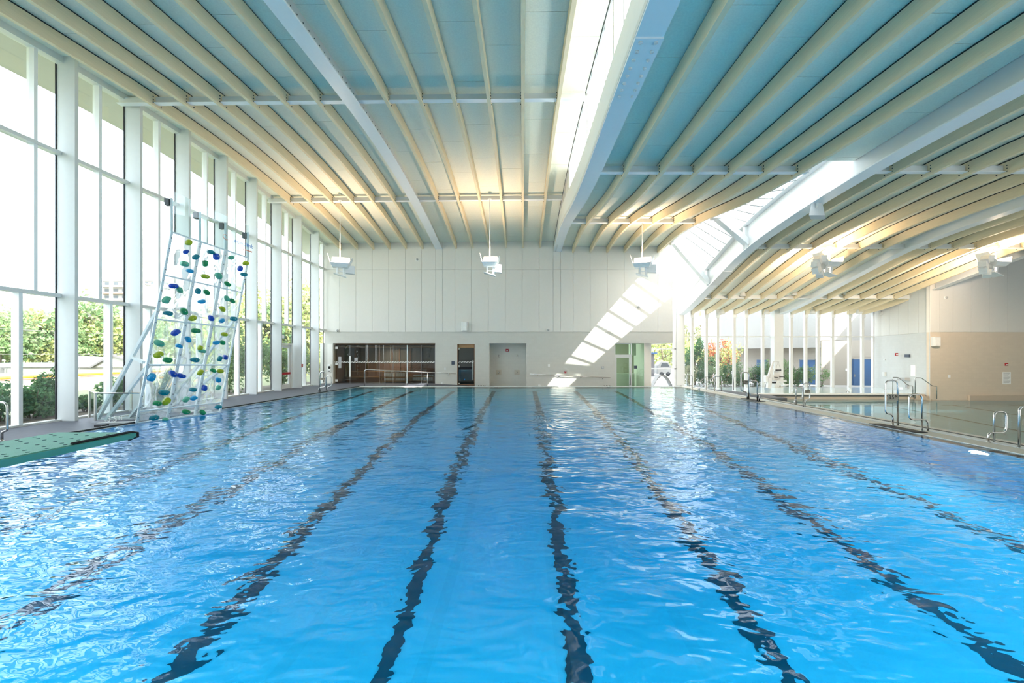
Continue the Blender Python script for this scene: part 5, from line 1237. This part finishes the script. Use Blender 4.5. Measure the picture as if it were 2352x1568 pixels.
def heater(px0, px1, ytop, Y, label):
    x0, x1 = WX(px0, Y), WX(px1, Y); zt = WZ(ytop, Y); zb = -0.08
    g = empty('heater_guard', ((x0+x1)/2, Y, zb), label+', its cedar guard rail', 'guard rail', 'sauna heater guards')
    for x in (x0, x1): MB().box(x-0.05, x+0.05, Y-0.05, Y+0.05, zb, zt).build('post', M['cedar'], g)
    for z in (zt-0.06, zt-0.46, zb+0.35 if zt > 1 else zb+0.2): MB().box(x0-0.12, x1+0.12, Y-0.09, Y-0.05, z-0.05, z+0.05).build('rail', M['cedar'], g)
    w = (x1-x0)
    for k in range(2):
        cx = x0+w*(0.28+0.46*k); hw = w*0.19
        h = empty('sauna_heater', (cx, Y+0.3, zb), '%s, %s white steel heater' % (label, ('first', 'second')[k]), 'heater', 'sauna heaters')
        MB().box(cx-hw, cx+hw, Y+0.12, Y+0.5, zb+0.12, zt+0.02).build('casing', M['paper'], h)
        for q in range(4): MB().box(cx-hw+0.02+q*hw*0.5, cx-hw+0.06+q*hw*0.5, Y+0.10, Y+0.12, zb+0.2, zt-0.05).build('casing_rib', M['alu'], h)
        MB().box(cx-hw*0.9, cx+hw*0.9, Y+0.14, Y+0.48, zb, zb+0.12).build('base', M['rubber'], h)
        mb = MB()
        for q in range(14): mb.lathe([(0.03,-0.05),(0.07,0.0),(0.03,0.05)], (cx+pr.uniform(-hw,hw)*0.8, Y+0.2+pr.random()*0.24, zt+0.05), 6)
        mb.build('stones', M['conc'], h, kind='stuff')
heater(876, 932, 853, 32.2, 'left pair')
heater(942, 996, 863, 32.2, 'right pair')
wf_ = empty('window_50', (WX(880,YW), YW+0.2, 0), 'frameless glass front of the sauna left in the far wall', 'window', kind='structure')
YG2 = YW+0.22
edges = [765, 804, 840, 871.5, 903, 936, 967.5, 999]
for a, b in zip(edges, edges[1:]):
    p_ = MB().box(WX(a,YG2)+0.008, WX(b,YG2)-0.008, YG2, YG2+0.012, -0.04, 3.02).build('pane', M['glass_dark'], wf_)
    MB().box(WX(b,YG2)-0.008 if b != 936 else WX(b,YG2)-0.06, WX(b,YG2)+0.008, YG2-0.004, YG2+0.0, -0.04, 3.02).build('pane_edge', M['frame'] if b == 936 else M['inkgrey'], p_)
mb = MB()
for k in range(120):
    x = WX(765,YG2)+k*(WX(999,YG2)-WX(765,YG2))/120; z = WZ(831.5,YG2); mb.box(x, x+0.045, YG2-0.003, YG2-0.001, z-0.05+0.02*((k*7) % 3), z+0.02+0.02*((k*5) % 3))
mb.build('frosted_marks', M['paper'], wf_, kind='stuff')
MB().box(WX(803,YG2), WX(806.5,YG2), YG2-0.09, YG2-0.05, WZ(865,YG2), WZ(817.5,YG2)).build('pull_handle', M['paper'], wf_)
for yy_ in (798.5, 835.5, 873.5): MB().box(WX(770,YG2), WX(776,YG2), YG2-0.03, YG2, WZ(yy_+2.5,YG2), WZ(yy_-2.5,YG2)).build('hinge', M['paper'], wf_)
MB().box(WX(777.5,YG2), WX(784,YG2), YG2-0.006, YG2-0.001, WZ(845,YG2), WZ(819,YG2)).build('frosted_notice', M['inkgrey'], wf_)
MB().box(WX(814,YG2), WX(821.5,YG2), YG2-0.006, YG2-0.001, WZ(828.5,YG2), WZ(821,YG2)).build('small_plate', M['inkgrey'], wf_)
MB().box(WX(752,YW), WX(764,YW), YW-0.0, YW+0.02, WZ(882,YW), WZ(789,YW)).build('trim_7', M['panel'], kind='structure', label='pale reveal panel left of the sauna glass', cat='trim')
# narrow dark door to the steam room
MB().box(WX(1046,YW), WX(1094,YW), YW+2.2, YW+2.3, -1.3, 3.1).box(WX(1046,YW), WX(1046,YW)+0.1, YW+0.45, YW+2.3, -1.3, 3.1).box(WX(1094,YW)-0.1, WX(1094,YW), YW+0.45, YW+2.3, -1.3, 3.1).build('wall_steam_room', mat('steam_tile', (0.05, 0.09, 0.09), 0.3, var=0.2), kind='structure', label='dark tiled steam room behind the narrow glass door', cat='wall')
d2 = empty('door_2', (WX(1070,YW), YW+0.15, -0.3), 'narrow tall dark glass door with a long pull left of the shower niche', 'door', kind='structure')
MB().box(WX(1051,YW), WX(1089,YW), YW+0.2, YW+0.22, -0.4, ZD-0.02).build('pane', glass('dark_mirror_glass', (0.25, 0.32, 0.32), 3.2), d2)
MB().box(WX(1051,YW), WX(1089.5,YW), YW+0.16, YW+0.26, ZD-0.28, ZD-0.0).build('head_board', M['cedar'], d2)
MB().box(WX(1051,YW), WX(1089.5,YW), YW+0.16, YW+0.26, -0.5, -0.06).build('kick_board', M['slatwood'], d2)
for x0, x1 in ((1050, 1052), (1088.5, 1090.5)): MB().box(WX(x0,YW), WX(x1,YW), YW+0.02, YW+0.3, -0.6, ZD).build('door_frame', M['slatwood'], d2)
MB().tube([W(1086.5,827,YW+0.1), W(1086.5,873,YW+0.1)], 0.035, 8).build('pull_handle', M['paper'], d2)
for yy_ in (800, 841, 882): MB().box(WX(1051,YW), WX(1055,YW), YW+0.17, YW+0.2, WZ(yy_+2.5,YW), WZ(yy_-2.5,YW)).build('hinge', M['paper'], d2)
mb = MB()
for k in range(18):
    x = WX(1052,YW)+k*(WX(1089,YW)-WX(1052,YW))/18; z = WZ(831.5,YW); mb.box(x, x+0.05, YW+0.19, YW+0.198, z-0.04+0.02*((k*7) % 3), z+0.02+0.02*((k*5) % 3))
mb.build('frosted_marks', M['paper'], d2, kind='stuff')
# glazed white door and side light
d3 = empty('door_3', (WX(1431,YW), YW+0.1, -0.5), 'white framed glass door with transom light right in the far wall', 'door', kind='structure')
ym = YW+0.12
def fbox(x0, x1, y0, y1, a=0.0, b=0.1): return MB().box(WX(x0,ym), WX(x1,ym), ym+a, ym+b, WZ(y1,ym), WZ(y0,ym))
for q in ((1411.5,1413.5,788,893),(1449,1451.5,788,893)): fbox(*q).build('door_frame', M['white'], d3)
for q in ((1413.5,1449,788,790),(1413.5,1449,814,817)): fbox(*q).build('door_frame', M['white'], d3)
fbox(1413.5,1449,790,814,0.04,0.06).build('pane', M['glass_green'], d3)
lf = MB()
for q in ((1413.5,1416.5,817,893),(1445,1449,817,893),(1416.5,1445,817,821)): lf.box(WX(q[0],ym), WX(q[1],ym), ym+0.02, ym+0.08, WZ(q[3],ym), WZ(q[2],ym))
lf = lf.build('door_leaf', M['white'], d3)
fbox(1416.5,1445,821,893,0.04,0.06).build('pane', M['glass_green'], lf)
MB().tube([W(1447.3,836,ym-0.04), W(1447.3,884,ym-0.04)], 0.03, 8).build('pull_handle', M['steel'], lf)
sl_ = empty('window_51', (WX(1466,YW), YW+0.1, -0.5), 'green tinted side light between glazed door and slanting pier', 'window', kind='structure')
fbox(1451.5,1480.5,788,893,0.04,0.06).build('pane', M['glass_green'], sl_)
MB().box(WX(1451,ym), WX(1465,ym), ym+0.5, ym+0.9, WZ(816,ym), WZ(788,ym)).build('bulkhead', M['panel'], sl_)
MB().box(WX(1456.5,ym), WX(1464,ym), ym+0.02, ym+0.04, WZ(846.5,ym), WZ(839.5,ym)).build('small_plate', M['navy'], sl_)
MB().box(WX(1400,35.5), WX(1492,35.5), 35.4, 35.6, -1.6, 3.2).build('wall_passage', mat('olive_passage', (0.36, 0.37, 0.27), 0.6), kind='structure', label='dim olive passage wall behind the glazed door', cat='wall')
MB().box(WX(1405,33.5), WX(1455,33.5), 33.2, 33.6, -1.6, WZ(857,33.4)).build('passage_counter', M['panel'], label='pale low counter behind the glazed door', cat='counter')
MB().box(7, 16, YW+0.4, 38.3, -1.6, -1.2).build('floor_passage', M['palecoping'], kind='structure', label='pale passage floor beyond the far wall', cat='floor')

# ------------------------------------------------------------------ fittings on the walls
def plate(name, label, cat, x0, y0, x1, y1, Y, th, m, group=None, extra=None):
    t = empty(name, (WX((x0+x1)/2,Y), Y, WZ(y1,Y)), label, cat, group)
    MB().box(WX(x0,Y), WX(x1,Y), Y-th, Y+0.005, WZ(y1,Y), WZ(y0,Y)).build('body', m, t)
    return t
def speaker_box(x0, y0, x1, y1, Y, label):
    t = empty('wall_speaker', (WX((x0+x1)/2,Y), Y, WZ(y1,Y)), label, 'speaker', 'white wall speakers')
    a, b, z0, z1 = WX(x0,Y), WX(x1,Y), WZ(y1,Y), WZ(y0,Y)
    MB().prism([(a, Y+0.0),(b, Y+0.0),(b, Y-0.18),(b-0.08, Y-0.26),(a+0.08, Y-0.26),(a, Y-0.18)], 'z', z0, z1).build('cabinet', M['white'], t)
    MB().box(a+0.1, b-0.1, Y-0.272, Y-0.26, z0+0.04, z1-0.04).build('grille', M['paper'], t)
speaker_box(1061, 739, 1075.5, 760, YW, 'white box speaker above the narrow dark door on the far wall')
speaker_box(2138, 774, 2155, 795, YC2, 'white box speaker at the corner of the beige wall')
def alarm(x, y, Y, label):
    t = empty('fire_alarm', (WX(x,Y), Y, WZ(y+3,Y)), label, 'alarm', 'red strobe alarms')
    MB().box(WX(x-3.3,Y), WX(x+3.3,Y), Y-0.05, Y+0.003, WZ(y+3,Y), WZ(y-3,Y)).build('body', M['red'], t)
    MB().box(WX(x-1.6,Y), WX(x+1.8,Y), Y-0.09, Y-0.05, WZ(y+1.6,Y), WZ(y-0.4,Y)).build('strobe', M['paper'], t)
YN2 = YW+0.95
alarm(1165, 804, YN2, 'red strobe alarm high in the shower niche'); alarm(2311, 836.5, YC2, 'red strobe alarm on the beige wall above the notice')
ys_ = 35.4; alarm(2058.5, 813.5, 34.4, 'red strobe alarm on the pale side wall')
for k, (x, vx) in enumerate(((1145.5, 1145.5), (1188, 1187.5))):
    t = empty('shower', (WX(x,YN2), YN2, WZ(861,YN2)), '%s shower head and steel valve plate in the niche' % ('left', 'right')[k], 'shower', 'niche showers')
    MB().lathe([(0.06,0),(0.05,-0.03)], W(x,816,YN2), 12, 'y').tube([W(x,816,YN2), W(x,815.5,YN2-0.14), W(x,818,YN2-0.2)], 0.02, 8).lathe([(0.03,0.02),(0.075,-0.05)], W(x,818.5,YN2-0.21), 12).build('shower_head', M['steel'], t)
    v_ = MB().box(WX(vx-6,YN2), WX(vx+6,YN2), YN2-0.012, YN2+0.003, WZ(861,YN2), WZ(849,YN2)).build('valve_plate', M['valve'], t)
    MB().lathe([(0.07,0),(0.06,-0.05),(0.03,-0.07)], W(vx,855,YN2-0.012), 12, 'y').build('valve_knob', M['steel'], v_)
plate('door_sign', 'dark square sign left of the narrow dark door', 'sign', 1037, 829, 1044, 837, YW, 0.012, M['navy'])
plate('switch_plate', 'tiny white plate under the dark sign', 'switch plate', 1020.5, 844, 1024, 849, YW, 0.015, M['alu'])
plate('switch_plate', 'white plate right of the shower niche', 'switch plate', 1258.5, 836, 1263, 842, YW, 0.015, M['paper'])
t = plate('call_button', 'red call button box above the long wall rail', 'button', 1296.5, 851, 1300.5, 857, YW, 0.06, M['red'])
MB().lathe([(0.03,0),(0.03,-0.02)], W(1298.5,853,YW-0.06), 10, 'y').build('button', M['paper'], t)
t = plate('door_button', 'square grey push plate left of the glazed white door', 'button', 1381.5, 840.5, 1387.5, 846.5, YW, 0.02, M['inkgrey'])
MB().lathe([(0.06,0),(0.05,-0.02)], W(1384.5,843.5,YW-0.02), 12, 'y').build('button', M['paper'], t)
t = plate('deck_sign', 'small white sign low right of the shower niche', 'sign', 1236, 883, 1241.5, 889, YW, 0.012, M['paper']); MB().box(WX(1238.3,YW), WX(1239.1,YW), YW-0.016, YW-0.012, WZ(888,YW), WZ(884.5,YW)).build('mark', M['black'], t)
plate('outlet_cover', 'tiny white cover low beside the ramp rail', 'outlet', 1014, 878, 1016.5, 883, YW, 0.02, M['paper'])
def dome(x, y, Y, label, r=0.09):
    t = empty('camera_dome', W(x, y, Y), label, 'camera', 'small wall cameras')
    c = W(x, y, Y)
    MB().box(c.x-0.14, c.x+0.10, Y-0.03, Y+0.003, c.z-0.1, c.z+0.1).build('mount', M['paper'], t)
    MB().lathe([(r,-0.03),(r*0.9,-0.09),(r*0.4,-0.13)], c, 12, 'y').build('lens_dome', M['inkgrey'], t)
dome(958.5, 595.5, YW, 'small camera high on the far wall left of centre'); dome(775.5, 759, YW, 'tiny camera at the far left corner of the far wall'); dome(1259.5, 757.5, YW, 'tiny camera on the panel edge right of the speaker'); dome(1467, 705, YW, 'white camera in the sunlit stripe on the far wall', 0.11); dome(2173, 683, YC2, 'small camera high on the beige wall panels')
def wallp(name, label, cat, x0, y0, x1, y1, m, th=0.02, group=None):
    """fitting on the receding side wall"""
    def on(px):
        k = (px-CX)/F; t_ = (k*A.y-A.x)/((B.x-A.x)-k*(B.y-A.y)); return A.lerp(B, t_)
    a, b = on(x1), on(x0); n_ = Vector((-(B-A).y, (B-A).x, 0)).normalized()*th
    if n_.x > 0: n_ = -n_
    zz = lambda y, p: WZ(y, p.y)
    t = empty(name, (a.x, a.y, zz(y1, a)), label, cat, group)
    lo = [Vector((q.x,q.y,zz(y1,q))) for q in (a, b)]; hi = [Vector((q.x,q.y,zz(y0,q))) for q in (a, b)]
    MB().hexa([lo[0]+n_, lo[1]+n_, lo[1], lo[0]], [hi[0]+n_, hi[1]+n_, hi[1], hi[0]]).build('body', m, t)
    return t, lo, hi, n_
wallp('exit_sign', 'small dark exit sign with red glow on the pale side wall', 'sign', 2080.5, 813.5, 2091, 820, M['navy'], 0.10)
t, lo, hi, n_ = wallp('pool_rules', 'tall white notice on the pale side wall', 'notice', 2092, 838, 2103, 863, M['paper'], 0.015)
wallp('wall_dispenser', 'small white dispenser on the pale side wall', 'dispenser', 2030.5, 854, 2036, 863, M['white'], 0.15)
wallp('sensor', 'tiny white sensor on the pale side wall', 'sensor', 2031, 824, 2034.5, 827, M['white'], 0.08)
wallp('baby_shelf', 'grey folding shelf on the pale side wall above the step rail', 'shelf', 2072, 867, 2089.5, 873.5, M['inkgrey'], 0.35)
wallp('grey_box', 'small grey box at the foot of the side wall', 'box', 2083, 883, 2088, 891, M['inkgrey'], 0.12)
wallp('depth_mark', 'pale depth tile low on the side wall', 'sign', 2066, 889, 2075, 894, M['paper'], 0.012)
t = plate('pool_rules', 'white printed notice on the beige wall near the right frame edge', 'notice', 2302.5, 854, 2321.5, 882, YC2, 0.012, M['paper'])
for k in range(8): MB().box(WX(2304.5,YC2), WX(2319.5-(k % 3)*2,YC2), YC2-0.015, YC2-0.012, WZ(857.5+3*k,YC2), WZ(856.5+3*k,YC2)).build('print_line', M['inkgrey'], t)
plate('switch_plate', 'white plate in the middle of the beige wall', 'switch plate', 2177.5, 861, 2182.5, 867, YC2, 0.02, M['paper'])
plate('low_sign', 'white square low on the beige wall', 'sign', 2222, 909, 2230, 917, YC2, 0.015, M['paper'])
plate('drain_slot', 'black slot low on the beige wall', 'vent', 2236, 913.5, 2247, 916, YC2, 0.02, M['black'])
MB().box(WX(2222,YC2), WX(2352,YC2)+6, YC2-0.18, YC2, -1.45, WZ(908,YC2)).build('baseboard_right', M['beige'], kind='structure', label='low beige ledge at the foot of the beige wall', cat='ledge')
t = plate('lifebuoy_cabinet', 'white notice panel with dark print left of the sauna', 'notice', 752.5, 836, 760, 854, YW-0.02, 0.03, M['paper'])
MB().lathe([(0.11,0),(0.11,-0.01)], W(756.3,843.5,YW-0.05), 12, 'y').build('print_round', M['black'], t); MB().box(WX(753.5,YW), WX(759,YW), YW-0.06, YW-0.05, WZ(853,YW), WZ(850.5,YW)).build('print_line', M['black'], t)
# signs in the left window wall
es_ = empty('exit_sign', (-15.55, 25.6, 3.3), 'green exit sign hung before the glass over the fire door', 'sign')
e0 = MB().box(-15.5, -15.46, 25.15, 25.95, WZ(778,25.5), WZ(766,25.5)).build('sign_plate', M['green_sign'], es_)
MB().box(-15.459, -15.45, 25.3, 25.45, WZ(776.5,25.5), WZ(767.5,25.5)).box(-15.459, -15.45, 25.6, 25.85, WZ(776.5,25.5), WZ(767.5,25.5)).build('pictogram', M['paper'], es_)
MB().bar((-15.48,25.55,WZ(766,25.5)), (-15.48,25.55,ZT1), 0.02, 0.02).build('hanger', M['alu'], es_)
pl_ = empty('pull_station', (-14.98, 27.07, 1.3), 'red pull station on the fin beside the fire door', 'alarm')
MB().box(-15.0, -14.93, 27.03, 27.13, WZ(843,27.1), WZ(836,27.1)).build('body', M['red'], pl_); MB().box(-14.93, -14.92, 27.05, 27.11, WZ(841,27.1), WZ(839.5,27.1)).build('handle', M['paper'], pl_)
# painted depth figures
def mark(body, unit, px, py, Y, size, label, m=None):
    c = W(px, py, Y); t = empty('depth_marking', c, label, 'depth marking', 'painted depth figures')
    write('depth_text', body, size, m or M['black'], t, c, (1,0,0), (0,0,1)); write('unit_text', unit, size*0.75, m or M['black'], t, c+Vector((size*1.2,0,0.02)), (1,0,0), (0,0,1))
mark('1.2', 'M', 1102, 887.5, YW-0.004, 0.30, 'black 1.2 M figure between the narrow dark door and the shower niche')
mark('1.2', 'M', 1391, 887.5, YW-0.004, 0.30, 'black 1.2 M figure left of the glazed white door')
mark('1.0', 'M', 1557.5, 886.5, YG-1.52, 0.22, 'faint 1.0 M figure on the white column right of the far wall')
mark('1.0', 'M', 1789.5, 887, YG-1.37, 0.26, 'black 1.0 M figure on the square column foot by the pool lift')
# ------------------------------------------------------------------ pool lift in front of the square column
YL = 34.5
Lp = lambda x, y, d=0: W(x, y, YL+d)
li = empty('pool_lift', Lp(1765, 891), 'white accessible pool lift with sling arm before the square column', 'pool lift')
MB().bar(Lp(1765,891), Lp(1768,868), 0.28, 0.30).build('base_post', M['white'], li)
MB().bar(Lp(1767,882), Lp(1774,846), 0.16, 0.18).bar(Lp(1764,866), Lp(1775,832), 0.14, 0.14).build('mast', M['white'], li)
MB().bar(Lp(1766,862), Lp(1775,838), 0.09, 0.10).build('actuator', M['inkgrey'], li)
MB().tube(smooth([Lp(1774,833), Lp(1776,830), Lp(1789,830)], 0.15), 0.045, 8).build('boom', M['alu'], li)
MB().tube([Lp(1787,831), Lp(1782,849)], 0.012, 6).tube([Lp(1788,831), Lp(1793,849)], 0.012, 6).build('sling_strap', M['inkgrey'], li)
MB().tube([Lp(1781.5,849.5), Lp(1794,849.5)], 0.05, 8).build('spreader_bar', M['rubber'], li)
MB().prism([(WX(1757,YL), WZ(877,YL)), (WX(1762,YL), WZ(877,YL)), (WX(1763,YL), WZ(864,YL)), (WX(1759,YL), WZ(862,YL)), (WX(1756.5,YL), WZ(865,YL))], 'y', YL-0.15, YL+0.2).build('battery_box', M['white'], li)
MB().bar(Lp(1773,858), Lp(1777,874), 0.14, 0.14).build('arm', M['white'], li)
MB().box(WX(1779,YL), WX(1802,YL), YL-0.3, YL+0.25, WZ(876,YL), WZ(873,YL)).build('seat', M['white'], li)
MB().box(WX(1781,YL), WX(1797,YL), YL+0.2, YL+0.26, WZ(873,YL), WZ(852,YL)).build('seat_back', M['white'], li)
for x0, x1, y in ((1778,1782.5,866), (1793,1798,865)): MB().box(WX(x0,YL), WX(x1,YL), YL-0.25, YL+0.2, WZ(y+0.7,YL), WZ(y-0.7,YL)).build('armrest', M['rubber'], li)
MB().bar(Lp(1797,885), Lp(1809,883), 0.30, 0.08).bar(Lp(1790,877), Lp(1799,885), 0.06, 0.06).build('footrest', M['white'], li)
MB().box(WX(1774,YL), WX(1781,YL), YL-0.12, YL+0.1, WZ(880,YL), WZ(877,YL)).build('seat_joint', M['rubber'], li)
# ladder tread plates by the coping rails
for y, lab in ((12.0, 'black tread plate on the coping at the 3.5M rails'), (19.5, 'black tread plate on the coping at the 2.5M rails, far one')):
    MB().box(XRP-0.02, XRP+0.35, y-0.75, y+0.75, 0.012, 0.03).build('tread_plate', M['rubber'], label=lab, cat='tread plate', group='tread plates on the right coping')
